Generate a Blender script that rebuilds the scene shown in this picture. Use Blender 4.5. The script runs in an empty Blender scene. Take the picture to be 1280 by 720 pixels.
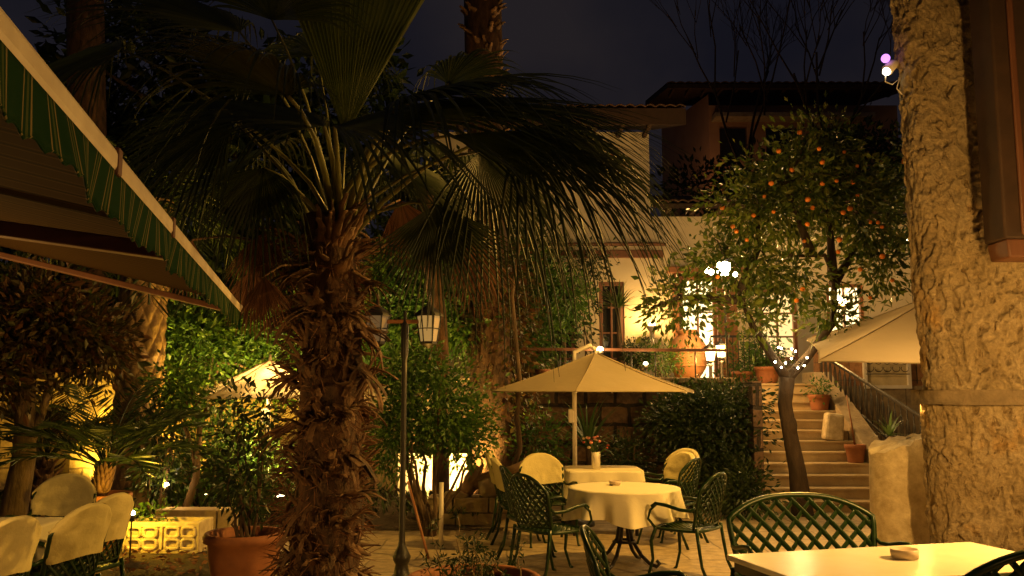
import bpy, math, random
import numpy as np
from mathutils import Vector, Matrix, noise
random.seed(7); rng = np.random.default_rng(7)
S = bpy.context.scene
COL = S.collection
PI = math.pi
# ------------------------------------------------------------ camera model
E, F = 1.65, 1100.0
TH = math.atan(130/1100)
cT, sT = math.cos(TH), math.sin(TH)
def P(px, py, Y):
    x = (px-640)/F; y = (360-py)/F
    t = Y/(cT-y*sT)
    return Vector((x*t, Y, E+t*(sT+y*cT)))
def PZ(px, py, z):
    x = (px-640)/F; y = (360-py)/F
    t = (z-E)/(sT+y*cT)
    return Vector((x*t, t*(cT-y*sT), z))
def XA(px, Y): return P(px, 490, Y).x
def ZA(py, Y): return P(640, py, Y).z
cam = bpy.data.cameras.new('camera'); co = bpy.data.objects.new('camera', cam); COL.objects.link(co)
co.location = (0, 0, E); co.rotation_euler = (PI/2+TH, 0, 0)
cam.sensor_width = 36; cam.lens = F/1280*36; cam.clip_end = 2000; cam.clip_start = .05
S.camera = co
# ------------------------------------------------------------ materials
MATS = {}
def _new(name):
    m = bpy.data.materials.new(name); m.use_nodes = True
    nt = m.node_tree; b = nt.nodes['Principled BSDF']
    return m, nt, b
def N(nt, t, **kw):
    n = nt.nodes.new(t)
    for k, v in kw.items():
        if k in n.inputs: n.inputs[k].default_value = v
        else: setattr(n, k, v)
    return n
def c4(c): return (c[0], c[1], c[2], 1)
def mat(name, c1, c2=None, rough=.7, scale=6, bump=.0, bscale=30, metal=0, spec=.5, detail=6, coat=0, stretch=None, dist=.02):
    if name in MATS: return MATS[name]
    m, nt, b = _new(name)
    c2 = c2 or tuple(x*.7 for x in c1)
    tc = N(nt, 'ShaderNodeTexCoord'); src = tc.outputs['Object']
    if stretch:
        mp = N(nt, 'ShaderNodeMapping'); mp.inputs['Scale'].default_value = stretch
        nt.links.new(src, mp.inputs['Vector']); src = mp.outputs['Vector']
    no = N(nt, 'ShaderNodeTexNoise', Scale=scale, Detail=detail, Roughness=.6)
    nt.links.new(src, no.inputs['Vector'])
    cr = N(nt, 'ShaderNodeValToRGB')
    cr.color_ramp.elements[0].position = .32; cr.color_ramp.elements[1].position = .68
    cr.color_ramp.elements[0].color = c4(c2); cr.color_ramp.elements[1].color = c4(c1)
    nt.links.new(no.outputs['Fac'], cr.inputs['Fac']); nt.links.new(cr.outputs['Color'], b.inputs['Base Color'])
    b.inputs['Roughness'].default_value = rough; b.inputs['Metallic'].default_value = metal
    b.inputs['Specular IOR Level'].default_value = spec; b.inputs['Coat Weight'].default_value = coat
    if bump:
        n2 = N(nt, 'ShaderNodeTexNoise', Scale=bscale, Detail=8, Roughness=.65)
        nt.links.new(src, n2.inputs['Vector'])
        bp = N(nt, 'ShaderNodeBump', Strength=bump, Distance=dist)
        nt.links.new(n2.outputs['Fac'], bp.inputs['Height']); nt.links.new(bp.outputs['Normal'], b.inputs['Normal'])
    MATS[name] = m; return m
def leafmat(name, cols, rough=.42, trans=.35):
    if name in MATS: return MATS[name]
    m, nt, b = _new(name)
    g = N(nt, 'ShaderNodeNewGeometry'); cr = N(nt, 'ShaderNodeValToRGB')
    e = cr.color_ramp.elements
    while len(e) < len(cols): e.new(.5)
    for i, c in enumerate(cols):
        e[i].position = i/(len(cols)-1); e[i].color = c4(c)
    nt.links.new(g.outputs['Random Per Island'], cr.inputs['Fac'])
    nt.links.new(cr.outputs['Color'], b.inputs['Base Color'])
    b.inputs['Roughness'].default_value = rough
    t = N(nt, 'ShaderNodeBsdfTranslucent'); mx = N(nt, 'ShaderNodeMixShader', Fac=trans)
    nt.links.new(cr.outputs['Color'], t.inputs['Color'])
    nt.links.new(b.outputs[0], mx.inputs[1]); nt.links.new(t.outputs[0], mx.inputs[2])
    nt.links.new(mx.outputs[0], nt.nodes['Material Output'].inputs['Surface'])
    MATS[name] = m; return m
def emat(name, col, s):
    if name in MATS: return MATS[name]
    m, nt, b = _new(name)
    b.inputs['Base Color'].default_value = (col[0]*.25, col[1]*.25, col[2]*.25, 1)
    b.inputs['Emission Color'].default_value = c4(col); b.inputs['Emission Strength'].default_value = s
    MATS[name] = m; return m
def brickmat(name, c1, c2, mortar, bw, rh, ms=.02, rough=.85, bump=.6, axis='XZ', off=.5):
    if name in MATS: return MATS[name]
    m, nt, b = _new(name)
    tc = N(nt, 'ShaderNodeTexCoord'); sp = N(nt, 'ShaderNodeSeparateXYZ'); cb = N(nt, 'ShaderNodeCombineXYZ')
    nt.links.new(tc.outputs['Object'], sp.inputs[0])
    nt.links.new(sp.outputs[axis[0]], cb.inputs['X']); nt.links.new(sp.outputs[axis[1]], cb.inputs['Y'])
    nz = N(nt, 'ShaderNodeTexNoise', Scale=2.2, Detail=3); nt.links.new(cb.outputs[0], nz.inputs['Vector'])
    mv = N(nt, 'ShaderNodeVectorMath', operation='SCALE'); mv.inputs['Scale'].default_value = .10
    nt.links.new(nz.outputs['Color'], mv.inputs[0])
    ad = N(nt, 'ShaderNodeVectorMath', operation='ADD'); nt.links.new(cb.outputs[0], ad.inputs[0]); nt.links.new(mv.outputs[0], ad.inputs[1])
    br = N(nt, 'ShaderNodeTexBrick'); br.offset = off
    for k, v in (('Color1', c4(c1)), ('Color2', c4(c2)), ('Mortar', c4(mortar)), ('Scale', 1), ('Mortar Size', ms), ('Mortar Smooth', .3), ('Brick Width', bw), ('Row Height', rh)):
        br.inputs[k].default_value = v
    nt.links.new(ad.outputs[0], br.inputs['Vector'])
    n2 = N(nt, 'ShaderNodeTexNoise', Scale=9, Detail=8, Roughness=.65); nt.links.new(tc.outputs['Object'], n2.inputs['Vector'])
    cr = N(nt, 'ShaderNodeValToRGB'); cr.color_ramp.elements[0].color = (.5, .5, .5, 1); cr.color_ramp.elements[1].color = (1.15, 1.15, 1.15, 1)
    cr.color_ramp.elements[0].position = .3; cr.color_ramp.elements[1].position = .7
    nt.links.new(n2.outputs['Fac'], cr.inputs['Fac'])
    mu = N(nt, 'ShaderNodeMix'); mu.data_type = 'RGBA'; mu.blend_type = 'MULTIPLY'; mu.inputs[0].default_value = 1
    nt.links.new(br.outputs['Color'], mu.inputs[6]); nt.links.new(cr.outputs['Color'], mu.inputs[7])
    nt.links.new(mu.outputs[2], b.inputs['Base Color']); b.inputs['Roughness'].default_value = rough
    m1 = N(nt, 'ShaderNodeMath', operation='MULTIPLY_ADD'); m1.inputs[1].default_value = -1.0
    nt.links.new(br.outputs['Fac'], m1.inputs[0]); nt.links.new(n2.outputs['Fac'], m1.inputs[2])
    bp = N(nt, 'ShaderNodeBump', Strength=bump, Distance=.03); nt.links.new(m1.outputs[0], bp.inputs['Height'])
    nt.links.new(bp.outputs['Normal'], b.inputs['Normal'])
    MATS[name] = m; return m
def stripemat(name, ca, cb_, cc, freq, axis='X', rough=.8, trans=.0):
    m, nt, b = _new(name)
    tc = N(nt, 'ShaderNodeTexCoord'); sp = N(nt, 'ShaderNodeSeparateXYZ'); nt.links.new(tc.outputs['Object'], sp.inputs[0])
    mu = N(nt, 'ShaderNodeMath', operation='MULTIPLY'); mu.inputs[1].default_value = freq; nt.links.new(sp.outputs[axis], mu.inputs[0])
    fr = N(nt, 'ShaderNodeMath', operation='FRACT'); nt.links.new(mu.outputs[0], fr.inputs[0])
    cr = N(nt, 'ShaderNodeValToRGB'); cr.color_ramp.interpolation = 'CONSTANT'
    e = cr.color_ramp.elements
    for p_, c_ in ((0, ca), (.52, cc), (.58, ca), (.66, cb_), (.74, ca), (.84, cc), (.88, ca)):
        if p_ == 0: e[0].color = c4(c_); e[0].position = 0
        elif p_ == .52: e[1].position = p_; e[1].color = c4(c_)
        else:
            q = e.new(p_); q.color = c4(c_)
    nt.links.new(fr.outputs[0], cr.inputs['Fac']); nt.links.new(cr.outputs['Color'], b.inputs['Base Color'])
    b.inputs['Roughness'].default_value = rough; b.inputs['Specular IOR Level'].default_value = .04
    if trans:
        t = N(nt, 'ShaderNodeBsdfTranslucent'); mx = N(nt, 'ShaderNodeMixShader', Fac=trans)
        nt.links.new(cr.outputs['Color'], t.inputs['Color'])
        nt.links.new(b.outputs[0], mx.inputs[1]); nt.links.new(t.outputs[0], mx.inputs[2])
        nt.links.new(mx.outputs[0], nt.nodes['Material Output'].inputs['Surface'])
    return m
M_green = mat('green_enamel', (.010, .031, .005), (.006, .018, .003), rough=.30, scale=20, bump=.15, bscale=60, dist=.004, spec=.3)
M_iron = mat('black_iron', (.02, .018, .015), rough=.45, bump=.2, bscale=80, dist=.003)
M_cloth = mat('cream_cloth', (.76, .70, .48), (.73, .67, .455), rough=.9, scale=4, bump=.3, bscale=7, dist=.02)
M_cover = mat('cream_slipcover', (.60, .53, .25), (.57, .50, .235), rough=.95, scale=5, bump=.45, bscale=6, dist=.03)
M_canvas = mat('umbrella_canvas', (.54, .45, .29), (.48, .40, .25), rough=.9, scale=2.5, bump=.5, bscale=4, dist=.04)
M_terra = mat('terracotta', (.34, .13, .05), (.22, .08, .035), rough=.75, scale=7, bump=.3, bscale=25, dist=.006)
M_soil = mat('soil', (.06, .04, .025), (.03, .02, .012), rough=1, scale=15, bump=1, bscale=30, dist=.03)
M_bark = mat('bark', (.14, .09, .05), (.05, .033, .02), rough=.95, scale=9, bump=1, bscale=22, stretch=(1, 1, .25), dist=.03)
M_dbark = mat('dark_bark', (.075, .048, .026), (.028, .018, .010), rough=.95, scale=9, bump=1, bscale=22, stretch=(1, 1, .25), dist=.03)
M_palmbark = mat('palm_fibre', (.13, .065, .03), (.02, .011, .006), rough=.9, scale=14, bump=1, bscale=45, stretch=(1, 1, .35), dist=.02)
M_boot = mat('leaf_base_wood', (.26, .14, .065), (.014, .008, .005), rough=.75, scale=7, bump=.7, bscale=40, stretch=(1, 1, .3), dist=.01)
M_stone = mat('pillar_stone', (.47, .36, .20), (.25, .175, .09), rough=.92, scale=7, bump=1, bscale=34, dist=.03)
def stonemat():
    m, nt, b = _new('weathered_stone'); L_ = nt.links.new
    tc = N(nt, 'ShaderNodeTexCoord'); n1 = N(nt, 'ShaderNodeTexNoise', Scale=1.6, Detail=5, Roughness=.6); n2 = N(nt, 'ShaderNodeTexNoise', Scale=30, Detail=8, Roughness=.7)
    mp = N(nt, 'ShaderNodeMapping'); mp.inputs['Scale'].default_value = (1, 1, .55)
    L_(tc.outputs['Object'], mp.inputs[0]); n3 = N(nt, 'ShaderNodeTexNoise', Scale=17, Detail=3, Roughness=.5, Distortion=.8)
    for n_ in (n1, n2): L_(tc.outputs['Object'], n_.inputs['Vector'])
    L_(mp.outputs[0], n3.inputs['Vector'])
    def ramp(src, stops):
        c = N(nt, 'ShaderNodeValToRGB'); e = c.color_ramp.elements
        while len(e) < len(stops): e.new(.5)
        for i, (p_, col) in enumerate(stops): e[i].position = p_; e[i].color = c4(col)
        L_(src, c.inputs['Fac']); return c.outputs['Color']
    base = ramp(n1.outputs['Fac'], [(.3, (.30, .23, .14)), (.45, (.45, .35, .20)), (.58, (.50, .40, .25)), (.70, (.52, .33, .12))])
    fine = ramp(n2.outputs['Fac'], [(.3, (.62, .62, .62)), (.62, (1.1, 1.1, 1.1))])
    pit = ramp(n3.outputs['Fac'], [(.27, (.42, .36, .28)), (.42, (1, 1, 1))])
    def mul(a, b_):
        x = N(nt, 'ShaderNodeMix'); x.data_type = 'RGBA'; x.blend_type = 'MULTIPLY'; x.inputs[0].default_value = 1; L_(a, x.inputs[6]); L_(b_, x.inputs[7]); return x.outputs[2]
    L_(mul(mul(base, fine), pit), b.inputs['Base Color']); b.inputs['Roughness'].default_value = .95; b.inputs['Specular IOR Level'].default_value = .2
    h = mul(fine, pit); bp = N(nt, 'ShaderNodeBump', Strength=1, Distance=.035); L_(h, bp.inputs['Height']); L_(bp.outputs[0], b.inputs['Normal']); return m
M_stone = stonemat()
M_marble = mat('old_marble', (.74, .64, .42), (.46, .36, .20), rough=.85, scale=9, bump=.8, bscale=26, dist=.015)
M_block = mat('limestone', (.40, .32, .20), (.24, .18, .11), rough=.9, scale=5, bump=.8, bscale=16, dist=.02)
M_plaster = mat('house_plaster', (.66, .58, .42), (.56, .48, .33), rough=.9, scale=1.5, bump=.2, bscale=12, dist=.01)
M_plaster2 = mat('pink_plaster', (.42, .25, .15), (.34, .19, .11), rough=.9, scale=1.2, bump=.2, bscale=9, dist=.01)
M_wood = mat('brown_wood', (.17, .07, .035), (.09, .035, .018), rough=.6, scale=5, bump=.3, bscale=25, stretch=(1, 1, .15), dist=.005)
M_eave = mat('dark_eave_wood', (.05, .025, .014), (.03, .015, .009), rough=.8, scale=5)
M_owood = mat('varnished_wood', (.36, .15, .06), (.22, .09, .035), rough=.5, scale=6, bump=.2, bscale=25, stretch=(1, 1, .15), dist=.004)
M_tile = mat('roof_tile', (.12, .06, .035), (.05, .028, .02), rough=.9, scale=6, bump=.5, bscale=15)
M_white = mat('white_enamel', (.75, .70, .60), (.66, .6, .5), rough=.4, scale=6)
_nt = M_canvas.node_tree; _b = _nt.nodes['Principled BSDF']; _t = N(_nt, 'ShaderNodeBsdfTranslucent'); _m = N(_nt, 'ShaderNodeMixShader', Fac=.45)
_t.inputs['Color'].default_value = (.6, .5, .32, 1)
_nt.links.new(_b.outputs[0], _m.inputs[1]); _nt.links.new(_t.outputs[0], _m.inputs[2]); _nt.links.new(_m.outputs[0], _nt.nodes['Material Output'].inputs['Surface'])
M_table = mat('ivory_tabletop', (.82, .76, .58), (.76, .69, .50), rough=.24, scale=5, bump=.15, bscale=25, dist=.004)
M_ceramic = mat('ceramic', (.55, .45, .33), (.48, .38, .28), rough=.45, scale=8)
M_glassy = mat('dark_pane', (.02, .02, .02), rough=.08, scale=2)
L_dark = leafmat('dark_leaves', [(.012, .024, .006), (.024, .045, .010), (.045, .07, .015)])
L_green = leafmat('green_leaves', [(.03, .08, .015), (.06, .14, .02), (.11, .20, .03)])
L_citrus = leafmat('citrus_leaves', [(.035, .06, .008), (.07, .11, .012), (.12, .16, .02), (.19, .20, .04)], rough=.35)
L_brown = leafmat('reddish_leaves', [(.03, .035, .008), (.06, .045, .012), (.11, .045, .014), (.04, .05, .012)])
L_palm = leafmat('palm_blades', [(.013, .022, .005), (.024, .036, .008), (.042, .052, .012)], rough=.5, trans=.25)
L_palmlit = leafmat('lit_fresh_palm_blades', [(.035, .05, .008), (.06, .075, .012)], rough=.4, trans=.35)  # fresh upright frond; the light falling on it is put into the colour
L_dead = leafmat('withered_blades', [(.12, .05, .022), (.2, .09, .04), (.08, .035, .018)], rough=.8, trans=.15)
L_yucca = leafmat('sword_leaves', [(.03, .07, .015), (.07, .12, .03)], rough=.4, trans=.2)
# ------------------------------------------------------------ mesh builder
class MB:
    def __init__(s): s.v = []; s.f = []; s.n = 0
    def add(s, vs, fs):
        b = s.n
        vs = [tuple(v) for v in vs]
        s.v.extend(vs); s.f.extend([tuple(i+b for i in f) for f in fs]); s.n += len(vs); return s
    def box(s, c, d, R=None, taper=1.0):
        hx, hy, hz = d[0]/2, d[1]/2, d[2]/2
        vs = []
        for z, k in ((-hz, 1), (hz, taper)):
            for x, y in ((-hx, -hy), (hx, -hy), (hx, hy), (-hx, hy)):
                v = Vector((x*k, y*k, z))
                if R: v = R @ v
                vs.append(v+Vector(c))
        return s.add(vs, [(3, 2, 1, 0), (4, 5, 6, 7), (0, 1, 5, 4), (1, 2, 6, 5), (2, 3, 7, 6), (3, 0, 4, 7)])
    def bar(s, a, b, w, h, up=Vector((0, 0, 1))):
        a = Vector(a); b = Vector(b); d = (b-a); L = d.length; d.normalize()
        x = d.cross(up)
        if x.length < 1e-4: x = Vector((1, 0, 0))
        x.normalize(); z = x.cross(d).normalized()
        R = Matrix((x, d, z)).transposed()
        return s.box((a+b)/2, (w, L, h), R)
    def tube(s, pts, r, n=8, cap=True, flat=None):
        pts = [Vector(p) for p in pts]; m = len(pts)
        if not hasattr(r, '__len__'): r = [r]*m
        t = [(pts[min(i+1, m-1)]-pts[max(i-1, 0)]).normalized() for i in range(m)]
        up = Vector((0, 0, 1)) if abs(t[0].z) < .9 else Vector((1, 0, 0))
        x = t[0].cross(up).normalized(); vs = []
        for i in range(m):
            x = (x-t[i]*x.dot(t[i]))
            if x.length < 1e-5: x = t[i].orthogonal()
            x.normalize(); y = t[i].cross(x)
            for k in range(n):
                a = 2*PI*k/n
                vs.append(pts[i]+(x*math.cos(a)+y*math.sin(a)*(flat or 1))*r[i])
        fs = [(i*n+k, i*n+(k+1) % n, (i+1)*n+(k+1) % n, (i+1)*n+k) for i in range(m-1) for k in range(n)]
        if cap: fs += [tuple(range(n-1, -1, -1)), tuple((m-1)*n+k for k in range(n))]
        return s.add(vs, fs)
    def lathe(s, prof, c=(0, 0, 0), n=28, closed=False):
        c = Vector(c); m = len(prof)
        vs = [c+Vector((r*math.cos(2*PI*k/n), r*math.sin(2*PI*k/n), z)) for r, z in prof for k in range(n)]
        fs = [(i*n+k, i*n+(k+1) % n, (i+1)*n+(k+1) % n, (i+1)*n+k) for i in range(m-1) for k in range(n)]
        if closed: fs += [tuple(range(n-1, -1, -1)), tuple((m-1)*n+k for k in range(n))]
        return s.add(vs, fs)
    def ball(s, c, r, n=10, m=7, sq=(1, 1, 1)):
        c = Vector(c)
        vs = [c+Vector((0, 0, -r*sq[2]))]
        for i in range(1, m):
            a = PI*i/m-PI/2
            for k in range(n):
                b = 2*PI*k/n
                vs.append(c+Vector((r*sq[0]*math.cos(a)*math.cos(b), r*sq[1]*math.cos(a)*math.sin(b), r*sq[2]*math.sin(a))))
        vs.append(c+Vector((0, 0, r*sq[2]))); T = len(vs)-1
        fs = [(0, 1+(k+1) % n, 1+k) for k in range(n)]
        fs += [(1+i*n+k, 1+i*n+(k+1) % n, 1+(i+1)*n+(k+1) % n, 1+(i+1)*n+k) for i in range(m-2) for k in range(n)]
        fs += [(T, 1+(m-2)*n+k, 1+(m-2)*n+(k+1) % n) for k in range(n)]
        return s.add(vs, fs)
    def rock(s, c, d, seed=0, rough=.18):
        n, m = 14, 9; c = Vector(c); b = s.n
        s.ball(c, 1, n, m)
        for i in range(b, s.n):
            q = Vector(s.v[i])-c
            p = 3.2
            k = (abs(q.x)**p+abs(q.y)**p+abs(q.z)**p)**(-1/p)
            q = q*k*(1+rough*noise.noise(q*1.7+Vector((seed*3.1, seed, 0))))
            s.v[i] = tuple(c+Vector((q.x*d[0]/2, q.y*d[1]/2, q.z*d[2]/2)))
        return s
    def grid(s, fn, nu, nv, wrap=False):
        vs = [fn(i/nu, j/nv) for j in range(nv+1) for i in range(nu+1)]
        return s.add(vs, [(j*(nu+1)+i, j*(nu+1)+i+1, (j+1)*(nu+1)+i+1, (j+1)*(nu+1)+i) for j in range(nv) for i in range(nu)])
    def leaves(s, c, d, l, w, fold=.15, hue=None):
        """numpy arrays: centres c, directions d (unit), lengths, widths"""
        n = len(c)
        r = rng.normal(size=(n, 3)); sd = np.cross(d, r); sd /= np.linalg.norm(sd, axis=1, keepdims=True)+1e-9
        nn = np.cross(sd, d); l = l[:, None]; w = w[:, None]
        a = c; b1 = c+d*l*.5+sd*w/2+nn*w*fold; t = c+d*l; b2 = c+d*l*.5-sd*w/2+nn*w*fold
        V = np.stack([a, b1, t, b2], 1).reshape(-1, 3); b = s.n
        s.v.extend(map(tuple, V.tolist())); s.f.extend([(b+4*i, b+4*i+1, b+4*i+2, b+4*i+3) for i in range(n)]); s.n += 4*n
        return s
    def build(s, name, m, parent=None, smooth=True, origin=None, bevel=0, solid=0):
        o0 = Vector((0, 0, 0))
        if parent is not None:
            q = parent
            while q: o0 += q.location; q = q.parent
        elif origin is not None: o0 = Vector(origin)
        me = bpy.data.meshes.new(name)
        V = np.array(s.v, dtype=float)-np.array(o0)
        me.from_pydata(V.tolist(), [], s.f); me.update()
        if smooth:
            me.polygons.foreach_set('use_smooth', [True]*len(me.polygons))
            if smooth == 'auto':
                try: me.set_sharp_from_angle(angle=math.radians(38))
                except Exception: pass
        me.materials.append(m)
        o = bpy.data.objects.new(name, me); COL.objects.link(o)
        if parent is not None: o.parent = parent
        elif origin is not None: o.location = origin
        if solid:
            k = o.modifiers.new('s', 'SOLIDIFY'); k.thickness = solid; k.offset = 0
        if bevel:
            k = o.modifiers.new('b', 'BEVEL'); k.width = bevel; k.segments = 2; k.limit_method = 'ANGLE'
        return o
def tag(o, label=None, cat=None, group=None, kind=None):
    if label: o['label'] = label
    if cat: o['category'] = cat
    if group: o['group'] = group
    if kind: o['kind'] = kind
    return o
def thing(name, label, cat, loc=(0, 0, 0), group=None):
    o = bpy.data.objects.new(name, None); COL.objects.link(o); o.location = loc; o.empty_display_size = .2
    return tag(o, label, cat, group)
def kids(o): return [c for c in COL.objects if c.parent == o]
def copy_tree(o, parent=None):
    c = o.copy(); COL.objects.link(c); c.parent = parent
    for k in kids(o): copy_tree(k, c)
    return c
def place(o, x, y, face, label=None, z=0):
    """face = direction (dx,dy) the thing's +Y points to"""
    o.location = (x, y, z); o.rotation_euler.z = math.atan2(-face[0], face[1])
    if label: o['label'] = label
    return o
def lamp(loc, W, col=(1, .58, .13), r=.05, name='lamp_light', spot=None, tgt=None, blend=.5):
    col = (1, col[1]*.835, col[2]*.55)
    l = bpy.data.lights.new(name, 'SPOT' if spot else 'POINT'); l.energy = W; l.color = col; l.shadow_soft_size = r
    o = bpy.data.objects.new(name, l); COL.objects.link(o); o.location = loc
    if spot:
        l.spot_size = math.radians(spot); l.spot_blend = blend
        o.rotation_euler = (Vector(tgt)-Vector(loc)).to_track_quat('-Z', 'Y').to_euler()
    return o
def unit(a): return a/(np.linalg.norm(a, axis=-1, keepdims=True)+1e-9)
def clumps(mb, ells, nc, per, size, spread=.22, shell=.55, down=.25, wr=.42):
    """leaf clumps scattered through ellipsoids (centre, (rx,ry,rz), weight)"""
    w = np.array([e[1][0]*e[1][1]*e[1][2] for e in ells])**.75; w = w/w.sum(); cs = []
    for e, k in zip(ells, rng.multinomial(nc, w)):
        d = unit(rng.normal(size=(k, 3))); r = (shell+(1-shell)*rng.random(k))*(.82+.26*rng.random(k))
        q = np.array(e[0])+d*r[:, None]*np.array(e[1]); cs.append(q)
        m = rng.poisson(per, k).clip(3, None)
        idx = np.repeat(np.arange(k), m); n = len(idx)
        off = rng.normal(size=(n, 3))*spread*.55
        c = q[idx]+off
        dd = unit(off*1.4/spread+d[idx]*.6+rng.normal(size=(n, 3))*.5+np.array([0, 0, -down]))
        l = size*(.6+.7*rng.random(n)); mb.leaves(c, dd, l, l*wr*(.8+.4*rng.random(n)))
    return np.concatenate(cs)
def jag(a, b, n=6, j=.05):
    a, b = Vector(a), Vector(b); o = []
    for i in range(n+1):
        t = i/n; p = a.lerp(b, t)
        if 0 < i < n: p += Vector((random.uniform(-j, j), random.uniform(-j, j), random.uniform(-j, j)*.5))
        o.append(p)
    return o
def bush(name, label, cat, base, ells, lm, nc, per, size, group=None, stems=6, sr=.02, **kw):
    t = thing(name, label, cat, base, group)
    mb = MB(); cs = clumps(mb, ells, nc, per, size, **kw); mb.build('foliage', lm, t, smooth=False)
    sb = MB(); b = Vector(base)
    for i in range(stems):
        c = Vector(cs[random.randrange(len(cs))])
        sb.tube(jag(b+Vector((random.uniform(-.05, .05), random.uniform(-.05, .05), 0)), c, 6, .05), [sr*(1-.13*k) for k in range(7)], 6)
    sb.build('stem', M_bark, t)
    return t
def tree(name, label, base, trunk, ells, lm, nc, per, size, r0, group=None, nb=14, cat='tree', tm=None, **kw):
    """trunk: list of points; branches run from its end to clumps"""
    t = thing(name, label, cat, base, group)
    mb = MB(); cs = clumps(mb, ells, nc, per, size, **kw)
    n = len(trunk); tb = MB()
    tb.tube(trunk, [r0*(1.15-.55*i/(n-1)) for i in range(n)], 12)
    for i in range(nb):
        c = Vector(cs[random.randrange(len(cs))]); a = Vector(trunk[-1 if random.random() < .6 else -2])
        mid = a.lerp(c, .5)+Vector((0, 0, .12*(c-a).length))
        pts = [a, a.lerp(mid, .5)+Vector((random.uniform(-.06, .06),)*3), mid, mid.lerp(c, .5), c]
        tb.tube(pts, [r0*.45, r0*.34, r0*.24, r0*.15, r0*.06], 7)
    tb.build('trunk', tm or M_bark, t); mb.build('crown', lm, t, smooth=False)
    return t
# ------------------------------------------------------------ world: night sky
w = bpy.data.worlds.new("World"); S.world = w; w.use_nodes = True; nt = w.node_tree
bg = nt.nodes['Background']
sky = N(nt, 'ShaderNodeTexSky'); sky.sky_type = 'NISHITA'; sky.sun_disc = False
sky.sun_elevation = math.radians(-4); sky.sun_rotation = math.radians(250)
tc = N(nt, 'ShaderNodeTexCoord'); nz = N(nt, 'ShaderNodeTexNoise', Scale=3.5, Detail=5); nt.links.new(tc.outputs['Generated'], nz.inputs['Vector'])
cr = N(nt, 'ShaderNodeValToRGB'); cr.color_ramp.elements[0].position = .40; cr.color_ramp.elements[1].position = .66
cr.color_ramp.elements[0].color = (.0048, .0046, .0080, 1); cr.color_ramp.elements[1].color = (.0125, .0100, .0115, 1)
nt.links.new(nz.outputs['Fac'], cr.inputs['Fac'])
ad = N(nt, 'ShaderNodeMix'); ad.data_type = 'RGBA'; ad.blend_type = 'ADD'; ad.inputs[0].default_value = .05
nt.links.new(cr.outputs['Color'], ad.inputs[6]); nt.links.new(sky.outputs['Color'], ad.inputs[7])
nt.links.new(ad.outputs[2], bg.inputs['Color']); bg.inputs['Strength'].default_value = 1.0
sun = bpy.data.lights.new('moon_light', 'SUN'); sun.energy = .004; sun.angle = math.radians(2); sun.color = (.8, .85, 1)
so = bpy.data.objects.new('moon_light', sun); COL.objects.link(so); so.rotation_euler = (math.radians(45), 0, math.radians(160))
S.view_settings.view_transform = 'Standard'; S.view_settings.look = 'None'; S.view_settings.exposure = .22; S.view_settings.gamma = 1
S.cycles.use_denoising = True; S.cycles.max_bounces = 5; S.cycles.sample_clamp_indirect = 3
S.cycles.use_light_tree = True
# ------------------------------------------------------------ SETTING
TZ = 1.8      # terrace height
m_pave = brickmat('courtyard_paving', (.42, .33, .20), (.36, .28, .17), (.20, .15, .09), .9, .6, .012, bump=.25, axis='XY', rough=.7)
g = MB().grid(lambda u, v: Vector((-150+300*u, -60+360*v, -.02)), 4, 4).build('ground', mat('earth', (.10, .07, .04), rough=1, scale=1), None, False, (0, 0, 0)); tag(g, kind='structure')
g = MB().grid(lambda u, v: Vector((-6.5+18*u, -3+17.5*v, .004*noise.noise(Vector((u*30, v*30, 0)))+.003)), 40, 40).build('pavement', m_pave, None, True, (0, 0, 0)); tag(g, kind='structure')
# soil beds on the left
b = MB()
def bedf(x0, x1, y0, y1, h=.07):
    return lambda u, v: Vector((x0+(x1-x0)*u, y0+(y1-y0)*v, .012+h*min(1, 6*min(u, 1-u, v, 1-v))*(1+.6*noise.noise(Vector((u*9, v*9, x0))))))
b.grid(bedf(-4.6, -2.2, 7.7, 9.3), 24, 16); tag(b.build('flower_bed', M_soil, None, True, (-3.4, 8.5, 0)), kind='structure')
b = MB(); b.grid(bedf(-9, -.1, 10.8, 14.4, .14), 40, 24); tag(b.build('garden_bed', M_soil, None, True, (-5, 12, 0)), kind='structure')
# terrace block behind the retaining wall
b = MB(); b.box((-3.2, 19.1, .88), (13.4, 9.9, 1.76)); b.box((7.9, 20.4, .88), (9.4, 8.4, 1.76))
tag(b.build('terrace', brickmat('terrace_paving', (.36, .28, .17), (.3, .23, .14), (.15, .11, .07), .5, .5, .012, bump=.2, axis='XY'), None, False, (0, 0, 0)), kind='structure')
b = MB(); b.box((3.5+.0, 14.08, TZ-.03), (.0+.01, .01, .01))
# retaining wall of rough dark stones
m_rub = brickmat('rubble', (.22, .13, .075), (.14, .085, .05), (.04, .028, .018), .46, .30, .03, bump=1)
t = thing('retaining_wall', 'rough dark stone retaining wall under the terrace behind the far umbrella', 'wall', (1.2, 13.9, 0))
b = MB()
def rw(u, v):
    x = -1.2+4.7*u; z = TZ*v
    return Vector((x, 13.9-.09*abs(noise.noise(Vector((x*2.6, z*3.4, 1))))-.05*noise.noise(Vector((x*9, z*9, 4))), z))
b.grid(rw, 140, 60); b.box((1.15, 14.05, TZ/2), (4.7, .18, TZ-.01)); b.build('wall_face', m_rub, t)
b = MB()
x = -1.2
while x < 3.45:
    wd = random.uniform(.45, .75); wd = min(wd, 3.5-x)
    b.box((x+wd/2, 13.98, TZ+.035), (wd-.012, .36, .075)); x += wd
b.build('coping', M_block, t, 'auto', bevel=.01)
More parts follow.
